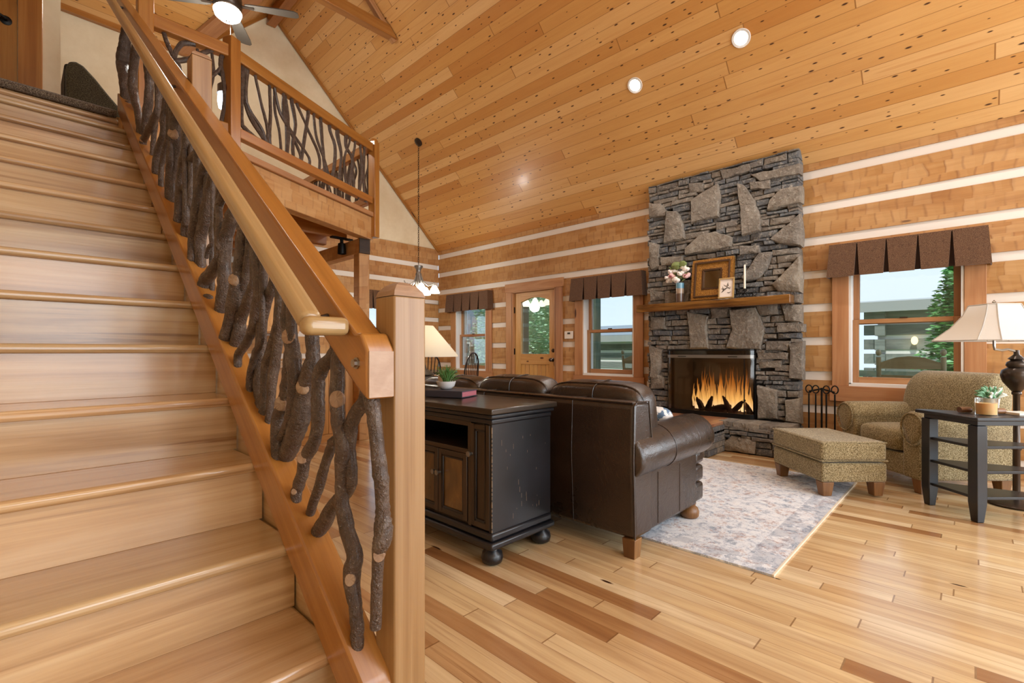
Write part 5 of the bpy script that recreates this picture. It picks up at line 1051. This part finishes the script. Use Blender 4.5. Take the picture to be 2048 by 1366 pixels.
# chandelier
hx,hy=4.447,6.335
ch=thing('chandelier','pewter chandelier with glowing glass shades hanging in the corner','chandelier',(hx,hy,2.4))
zc=ZE+XW-hx; RC=Ry(math.radians(45))
M=MB(); M.lathe([(0,-.02),(.07,-.02),(.065,.02),(.02,.04),(0,.045)],(hx,hy,zc),20,rot=Ry(math.radians(-135))); M.build('canopy',MT['bronze'],ch,smooth=50)
M=MB(); z=zc-.05; i=0
while z>2.43:
    M.tube([(hx+(.011*math.cos(a) if i%2 else 0),hy+(0 if i%2 else .011*math.cos(a)),z+.022*math.sin(a)) for a in [2*PI*j/8 for j in range(8)]],.004,4,closed=True); z-=.036; i+=1
M.build('chain',MT['bronze'],ch)
M=MB(); M.lathe([(0,2.43),(.065,2.42),(.07,2.40),(.04,2.36),(.035,2.31),(.05,2.29),(.045,2.26),(.065,2.20),(.055,2.12),(.03,2.08),(0,2.06)],(hx,hy,0),20); M.build('body',MT['pewter'],ch,smooth=60)
BELL=emit('lit_bell_glass','#fff3dc',10)
for q in range(5):
    a=q*2*PI/5+.5; d=Vector((math.cos(a),math.sin(a),0)); o_=Vector((hx,hy,0))
    M=MB(); M.tube([o_+d*.04+Vector((0,0,2.27)),o_+d*.075+Vector((0,0,2.17)),o_+d*.15+Vector((0,0,2.10)),o_+d*.23+Vector((0,0,2.13)),o_+d*.25+Vector((0,0,2.165))],.008,7); am=M.build('arm',MT['pewter'],ch)
    M=MB(); M.lathe([(.02,2.11),(.03,2.10),(.06,2.05),(.085,1.99),(.08,1.985),(.05,2.05),(.0,2.09)],o_+d*.25,16); M.build('glass_shade',BELL,am,smooth=60)
point('chandelier_light',(hx,hy,1.95),26,(1,.97,.9),.1)
# ================================================================ KITCHEN UNDER THE LOFT
KW=wood('hickory_cabinet',['#b07a3e','#cb9655','#dcae70'],.4,.8,9,kn=.12,bump=.05,vary=.2)
counter=N('speckled_counter'); nn=counter.noise(counter.obj(),80,3); CT=counter.pbr(counter.ramp(nn,[(.4,L('#8a6a4a')),(.6,L('#c9a880'))]),.25)
pn=thing('kitchen_peninsula','knotty wood peninsula panelled with vertical boards behind the stair branches','counter',(2.5,5.6,0))
M=MB()
for i in range(9): M.box(1.92+i*.105,1.92+(i+1)*.105-.004,5.42,5.44,.10,.88,2)
M.build('board_panel',KW,pn,bevel=.002)
M=MB(); M.box(1.9,2.88,5.44,5.98,.0,.88); M.build('carcass',KW,pn)
M=MB(); M.box(1.86,2.84,5.36,6.02,.88,.92); M.build('worktop',CT,pn,bevel=.006)
bc=thing('base_cabinet','row of wooden base cabinets with dark pulls along the kitchen wall','cabinet',(1.4,7.2,0))
M=MB(); M.box(-.3,3.2,7.0,YG-.01,.0,.88); M.build('carcass',KW,bc)
M=MB(); M.box(-.3,3.22,6.96,YG-.01,.88,.92); M.build('worktop',CT,bc,bevel=.005)
for i in range(7):
    x0=-.28+i*.495
    M=MB(); M.box(x0,x0+.48,6.98,7.0,.68,.86); d=M.build('drawer',KW,bc,bevel=.003); M=MB(); M.tube([(x0+.17,6.98,.77),(x0+.18,6.955,.77),(x0+.30,6.955,.77),(x0+.31,6.98,.77)],.007); M.build('pull',MT['iron'],d)
    M=MB(); M.box(x0,x0+.48,6.98,7.0,.11,.66,2); d=M.build('door',KW,bc,bevel=.003); M=MB(); M.box(x0+.07,x0+.41,6.974,6.982,.18,.59,2); M.build('door_panel',KW,d,bevel=.006); M=MB(); M.tube([(x0+.43,6.98,.6),(x0+.43,6.955,.59),(x0+.43,6.955,.5),(x0+.43,6.98,.49)],.006); M.build('pull',MT['iron'],d)
for i in range(5):
    x0=.45+i*.5; u_=thing('wall_cabinet','wooden wall cabinet with panelled door in the kitchen under the loft','cabinet',(x0,7.4,1.33),'wall cabinets along the kitchen wall')
    M=MB(); M.box(x0,x0+.495,7.25,YG-.01,1.33,2.2); M.build('body',KW,u_)
    M=MB(); M.box(x0+.008,x0+.487,7.228,7.248,1.345,2.185,2); d=M.build('door',KW,u_,bevel=.003); M=MB(); M.box(x0+.08,x0+.415,7.222,7.23,1.42,2.11,2); M.build('door_panel',KW,d,bevel=.006)
cn=thing('canister','black and white patterned canister on the kitchen counter','canister',(2.05,7.12,.92))
k=N('cow_print'); nn=k.noise(k.obj(),14,1); M=MB(); M.lathe([(0,.92),(.09,.92),(.10,.96),(.10,1.10),(.07,1.13),(0,1.14)],(2.05,7.15,0),18); M.build('jar_body',k.pbr(k.ramp(nn,[(.49,L('#1a1a1a')),(.51,L('#eeeae4'))]),.3),cn,smooth=50)
M=MB(); M.ell((2.05,7.15,1.155),(.06,.06,.05)); M.build('lid_knob',plain('black_glaze','#1a1a1a',.3),cn)
tk=thing('track_spotlight','black track spotlight hanging under the loft floor','spotlight',(2.796,5.604,2.46))
M=MB(); M.box(2.66,2.93,5.57,5.63,2.44,2.46); M.box(2.78,2.81,5.59,5.61,2.459,2.64); M.build('track',MT['iron'],tk)
M=MB(); M.lathe([(.02,2.44),(.02,2.40),(.045,2.385),(.05,2.26),(.045,2.26),(.04,2.35),(0,2.36)],(2.796,5.60,0),16); M.build('lamp_head',MT['iron'],tk,smooth=50)
spot('kitchen_light',(2.0,6.3,2.42),(0,0,0),42,(1,.97,.92),150,.15)
spot('kitchen_light',(.9,6.3,2.42),(0,0,0),42,(1,.97,.92),150,.15)
# ================================================================ LIGHTS AND FAN
for i,(x,y) in enumerate(((4.80,2.713),(4.79,1.586),(4.79,.46),(4.79,-.66))):
    z=ZE+XW-x; 
    if i<2:
        t=thing('recessed_light',('lower left of the two glowing recessed lights in the sloped ceiling','upper right of the two glowing recessed lights in the sloped ceiling')[i],'light',(x,y,z),'recessed ceiling lights')
        Rr=Ry(math.radians(45)); dn=Vector((-s2,0,-s2))
        M=MB(); M.lathe([(.062,-.004),(.082,-.004),(.085,.004),(.082,.008),(.062,.006)],Vector((x,y,z))+dn*.004,28,rot=Ry(math.radians(-135))); M.build('trim_ring',MT['white'],t,smooth=50)
        M=MB(); M.lathe([(0,.002),(.062,.002)],Vector((x,y,z))+dn*.004,28,rot=Ry(math.radians(-135))); M.build('lens',MT['can'],t)
    spot('recessed_beam',(x-.03,y,z-.03),(0,math.radians(20),0),55,(1,.97,.92),150,.06)  # beams beyond the two cans are unseen lamps added as interior fill
fc=Vector((1.50,5.44,0))
fn=thing('ceiling_fan','dark ceiling fan with a lit glass bowl high above the loft','fan',(1.5,5.44,4.6))
M=MB(); M.lathe([(0,4.50),(.09,4.51),(.13,4.56),(.13,4.64),(.08,4.70),(.03,4.72),(.014,4.74),(.014,5.5),(0,5.5)],fc,24); M.build('motor',MT['bronze'],fn,smooth=60)
M=MB(); M.lathe([(0,4.405),(.02,4.405),(.07,4.42),(.115,4.455),(.13,4.50),(.12,4.515),(0,4.515)],fc,24); M.build('glass_bowl',emit('fan_bowl','#fff6e6',8),fn,smooth=60)
M=MB(); M.lathe([(0,4.385),(.012,4.39),(.02,4.405),(0,4.41)],fc,12); M.tube([fc+Vector((.02,-.02,4.39)),fc+Vector((.02,-.02,4.2))],.0025,5); M.build('pull_chain',MT['nickel'],fn)
for q,dg in enumerate((-31,59,149,239)):
    a=math.radians(dg); d=Vector((math.cos(a),math.sin(a),0)); e=Vector((-d.y,d.x,0))
    M=MB(); vs=[];out=[(.16,.04),(.22,.055),(.55,.075),(.63,.07),(.66,.045),(.665,0)]; pr=out+[(x,-y) for x,y in out[::-1][1:]]
    for dz in (0,.009):
        for x,y in pr: vs.append(fc+d*x+e*y+Vector((0,0,4.58+y*.18+dz)))
    n=len(pr); fs=[tuple(range(n)),tuple(range(n,2*n))]+[(i,(i+1)%n,n+(i+1)%n,n+i) for i in range(n)]; M.add(vs,fs,[[(0,0)]*len(f) for f in fs]); b_=M.build('blade',plain('blade_grey','#4a453f',.5) if q==0 else bpy.data.materials['blade_grey'],fn)
    M=MB(); M.bar(fc+d*.10+Vector((0,0,4.575)),fc+d*.24+Vector((0,0,4.574)),.035,.008); M.build('blade_arm',MT['bronze'],b_)
point('fan_light',(1.5,5.44,4.33),55,(1,.96,.88),.14)
# loft things
oc=thing('club_chair','dark olive upholstered armchair standing up in the loft','armchair',(.6,5.89,LZ))
OL=MT['olive']
wing=[(.31,.06),(.305,.74),(.325,.81),(.37,.83),(.42,.81),(.50,.73),(.58,.63),(.66,.54),(.72,.50),(.86,.48),(.88,.44),(.88,.06)]
for y in (5.62,6.16):
    M=MB(); M.prism([(x,z+LZ) for x,z in wing],1,y-.045,y+.045); M.build('wing_arm',OL,oc,bevel=.02,seg=3)
M=MB(); M.prism([(.30,LZ+.06),(.30,LZ+.82),(.36,LZ+.84),(.46,LZ+.5),(.48,LZ+.06)],1,5.66,6.12); M.build('back',OL,oc,bevel=.02)
M=MB(); M.ell((.67,5.89,LZ+.40),(.50,.46,.18),None,.35,24,12,e2=.45); M.build('seat_cushion',OL,oc,smooth=80)
M=MB(); M.box(.40,.87,5.66,6.12,LZ+.08,LZ+.32); M.build('base',OL,oc,bevel=.01)
for x,y in ((.35,5.62),(.83,5.62),(.35,6.16),(.83,6.16)):
    M=MB(); M.tube([(x,y,LZ+.07),(x,y,LZ)],[.025,.018],8); M.build('leg',MT['walnut'],oc)
gw=thing('gooseneck_lamp','dark gooseneck floor lamp with a bright shade glimpsed behind the loft railing','lamp',(1.33,5.1,LZ))
M=MB(); M.tube([(1.26,5.1,LZ),(1.26,5.1,LZ+.82),(1.27,5.1,LZ+.90),(1.31,5.1,LZ+.94),(1.36,5.1,LZ+.92),(1.38,5.1,LZ+.86)],.016,8); M.lathe([(0,0),(.12,0),(.11,.02),(0,.025)],(1.26,5.1,LZ),16); M.build('stand',MT['iron'],gw)
M=MB(); M.lathe([(.03,LZ+.86),(.06,LZ+.83),(.06,LZ+.76),(.065,LZ+.755)],(1.38,5.1,0),18); M.build('lamp_head',MT['pewter'],gw,smooth=50)
M=MB(); M.lathe([(.0,LZ+.77),(.055,LZ+.76),(.06,LZ+.68),(.05,LZ+.62),(0,LZ+.60)],(1.38,5.1,0),18); M.build('glowing_shade',emit('cool_glow','#e8f0ff',5),gw,smooth=50)
# ================================================================ OUTSIDE
GZ=-.35
gr=N('lawn'); nn=gr.noise(gr.obj(),3,5); GM=gr.pbr(gr.ramp(nn,[(.3,L('#5f7f45')),(.7,L('#8fae6a'))]),.95)
M=MB(); M.box(XW+2.6,45,-25,45,GZ-.1,GZ); struct(M.build('ground',GM,smooth=0))
M=MB(); M.box(XW+.26,XW+2.6,-3.5,10,-.2,-.06,1); struct(M.build('floor_porch',plain('weathered_deck','#8a8478',.8),smooth=0))
PG=wood('weathered_post',['#3c4a40','#52604f','#6a7564'],.8,.8,8,bump=.2)
def porch_post(y,label):
    M=MB(); M.box(8.0,8.18,y-.09,y+.09,-.06,2.9,2); return setprops(M.build('porch_post',PG,bevel=.01),label,'post','weathered porch posts outside the windows')
porch_post(5.48,'grey-green porch post behind the left edge of the back window by the chimney')
porch_post(7.42,'grey-green porch post seen through the left side of the door glass')
rl=thing('porch_railing','weathered twig porch railing beyond the rocking chairs','railing',(8.09,3,0))
M=MB(); M.box(8.05,8.13,-3,2.3,.72,.80,1); M.build('top_rail',PG,rl)
M=MB(); M.box(8.05,8.13,-3,2.3,.08,.15,1); M.build('bottom_rail',PG,rl)
for i in range(23):
    y=-2.9+i*.225; M=MB(); M.tube([(8.09,y-.09,.12),(8.09,y+.09,.74)] if i%2 else [(8.09,y+.09,.12),(8.09,y-.09,.74)],.022,6); M.build('twig',PG,rl)
RK=wood('grey_green_rocker',['#8a8768','#a5a284','#bab79c'],.7,.8,9,bump=.1)
def rocker(x,y,rz,label):
    t=thing('rocking_chair',label,'chair',(x,y,-.06),'wooden rocking chairs on the porch'); c,s=math.cos(rz),math.sin(rz); T=lambda a,b_,z:(x+c*a-s*b_,y+s*a+c*b_,z-.06)
    for e in (-1,1):
        M=MB(T); M.tube([(e*.27,.22,.12),(e*.27,-.2,.10),(e*.27,-.22,.45),(e*.27,-.30,1.06)],[.022,.024,.024,.024],8); M.ell((e*.27,-.305,1.11),(.055,.055,.075)); M.build('back_post',RK,t,smooth=50)
        M=MB(T); M.tube([(e*.27,.25,.10),(e*.27,.25,.64)],.022,8); M.build('front_leg',RK,t)
        M=MB(T); M.obox((e*.27,.0,.655),(.08,.6,.025)); M.build('armrest',RK,t,bevel=.005)
        M=MB(T); M.tube([(e*.27,-.55,.12),(e*.27,-.3,.05),(e*.27,0,.025),(e*.27,.25,.04),(e*.27,.45,.10)],.022,8); M.build('rocker',RK,t)
    M=MB(T); M.box(-.27,.27,-.22,.27,.40,.43); M.build('seat',RK,t)
    M=MB(T); q=[(-.25,.93),(.25,.93),(.25,1.0),(.12,1.055),(0,1.07),(-.12,1.055),(-.25,1.0)]; M.prism(q,1,-.305,-.28); M.box(-.25,.25,-.28,-.255,.80,.86); M.box(-.25,.25,-.24,-.22,.48,.53); M.build('back_rail',RK,t)
    for i in range(5): M=MB(T); M.obox((-.2+i*.1,-.255,.67),(.05,.016,.34)); M.build('slat',RK,t)
rocker(7.0,.49,math.radians(-90),'grey-green rocking chair on the porch behind the armchair')
rocker(7.0,3.72,math.radians(-95),'grey-green rocking chair on the porch left of the chimney')
LG=wood('weathered_log',['#6c716c','#868b84','#9ea29a'],.9,.6,6,bump=.3); RP_=plain('pale_metal_roof','#c4c8cc',.6); CK=plain('pale_chinking','#dedcd6',.9)
RG=plain('grey_metal_roof','#8b9194',.6)
def cabin(x0,x1,y0,y1,zt,ridge,label,gable_x,door=None):
    RF_=RP_ if x0==15.0 else RG
    t=thing('log_cabin',label,'cabin',((x0+x1)/2,(y0+y1)/2,GZ),'neighbouring grey log cabins')
    M=MB(); z=GZ; pi=.36; i=0
    while z<zt:
        xe=.25 if z<zt-.75 else -.1
        M.box(x0-xe,x1,y0,y0+.2,z,z+pi*.74,0); M.box(x0,x0+.2,y0-.25,y1+.25,z+.02,z+pi*.76,1); M.box(x0-xe,x1,y1-.2,y1,z,z+pi*.74,0); z+=pi
    M.build('log_wall',LG,t)
    M=MB(); M.box(x0+.03,x1,y0+.03,y1-.03,GZ,zt); M.build('chinking',CK,t)
    ov=.5
    if gable_x:   # ridge along x: gable faces us
        ym=(y0+y1)/2; M=MB(); M.prism([(y0,zt),(y1,zt),(ym,ridge)],0,x0+.02,x0+.15); M.build('gable',LG,t)
        M=MB(); 
        for a in (y0,y1): 
            o_=ov if a==y1 else -ov; sl=(ridge-zt)/(ym-a); zz=zt+sl*(-o_)*-1 if False else zt-abs(sl)*ov
            pts=[(x0-.5,a+o_,zz),(x1,a+o_,zz),(x1,ym,ridge+.05),(x0-.5,ym,ridge+.05)]; sheet(M,pts,[(0,0)]*4,.12,(0,0,1))
        M.build('roof',RF_,t,smooth=0)
    else:
        xm=(x0+x1)/2; M=MB(); sl=(ridge-zt)/(xm-x0)
        pts=[(x0-ov,y0-.6,zt-sl*ov),(x0-ov,y1+.6,zt-sl*ov),(xm,y1+.6,ridge),(xm,y0-.6,ridge)]; sheet(M,pts,[(0,0)]*4,.15,(0,0,1)); pts=[(x1,y0-.6,zt),(x1,y1+.6,zt),(xm,y1+.6,ridge),(xm,y0-.6,ridge)]; sheet(M,pts,[(0,0)]*4,.15,(0,0,1)); M.build('roof',RF_,t,smooth=0)
        M=MB(); M.box(x0-ov-.02,x0-ov+.02,y0-.6,y1+.6,zt-sl*ov-.12,zt-sl*ov+.12); M.build('fascia',plain('grey_fascia','#9a9c98',.8),t)
    if door:
        for (yy,zz,w,h) in door:
            M=MB(); M.box(x0-.04,x0,yy-w/2,yy+w/2,zz,zz+h); f_=M.build('window',CK,t); M=MB(); M.box(x0-.05,x0-.035,yy-w/2+.08,yy+w/2-.08,zz+.08,zz+h-.08); M.build('pane',plain('dark_pane','#4a5250',.2),f_)
    return t
cb=cabin(15.0,21,-4.5,1.75,2.75,6.4,'grey log cabin with pale roof seen through the window behind the armchair',False)
M=MB(); M.ell((14.85,1.0,1.32),(.13,.13,.2)); M.build('wall_lantern',emit('porch_lantern','#ffd890',3),cb)
cabin(17,23,8.2,15.0,1.65,2.15,'grey log cabin seen through the window left of the chimney',False)
cabin(18.5,25,20.9,26.0,2.0,5.1,'grey gabled log cabin seen through the corner window',True,[(21.55,.1,.8,1.5)])
LVS=[plain('leaf_a','#3f7a3a',.7),plain('leaf_b','#5f9a52',.7),plain('leaf_c','#8fbf86',.7)]
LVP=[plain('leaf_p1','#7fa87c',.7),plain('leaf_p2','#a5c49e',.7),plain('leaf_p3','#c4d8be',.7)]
def tree(name,label,c,rx,rz_,z0,n,mats,sz,cone=False,seed=1):
    t=thing(name,label,'tree',(c[0],c[1],GZ)); r_=random.Random(seed)
    M=MB(); M.tube([(c[0],c[1],GZ),(c[0],c[1],z0+rz_*.9)],[.14,.05],8); M.build('trunk',MT['bark'],t)
    M=MB()
    if cone: M.lathe([(rx*.55,z0),(rx*.6,z0+rz_*.15),(rx*.4,z0+rz_*.6),(.05,z0+rz_)],(c[0],c[1],0),14,0)
    else: M.ell((c[0],c[1],z0+rz_/2),(rx*1.0,rx*1.0,rz_*.6),None,1,14,10,1)
    for i in range(n):
        h=r_.random(); a=r_.uniform(0,2*PI)
        rad=rx*((1-h*.75) if cone else math.sqrt(max(.02,1-(2*h-1)**2)))*r_.uniform(.55,1.05)*(1+.15*math.sin(a*5+h*20))
        p=Vector((c[0]+math.cos(a)*rad,c[1]+math.sin(a)*rad,z0+h*rz_)); q=Matrix.Rotation(r_.uniform(0,6.28),3,'Z')@Matrix.Rotation(r_.uniform(-1,1),3,'X'); s=sz*r_.uniform(.6,1.4)
        vs=[p+q@Vector(v) for v in ((-s,0,0),(0,-s*.45,.1*s),(s,0,0),(0,s*.45,.1*s))]; M.add(vs,[(0,1,2,3)],[[(0,0)]*4],r_.choice((0,1,1,2)))
    M.build('foliage',mats,t,smooth=0); return t
tree('arborvitae','dense green arborvitae seen through the window behind the armchair',(10.3,-.02,0),.8,3.3,-.2,12000,LVS,.055,True,3)
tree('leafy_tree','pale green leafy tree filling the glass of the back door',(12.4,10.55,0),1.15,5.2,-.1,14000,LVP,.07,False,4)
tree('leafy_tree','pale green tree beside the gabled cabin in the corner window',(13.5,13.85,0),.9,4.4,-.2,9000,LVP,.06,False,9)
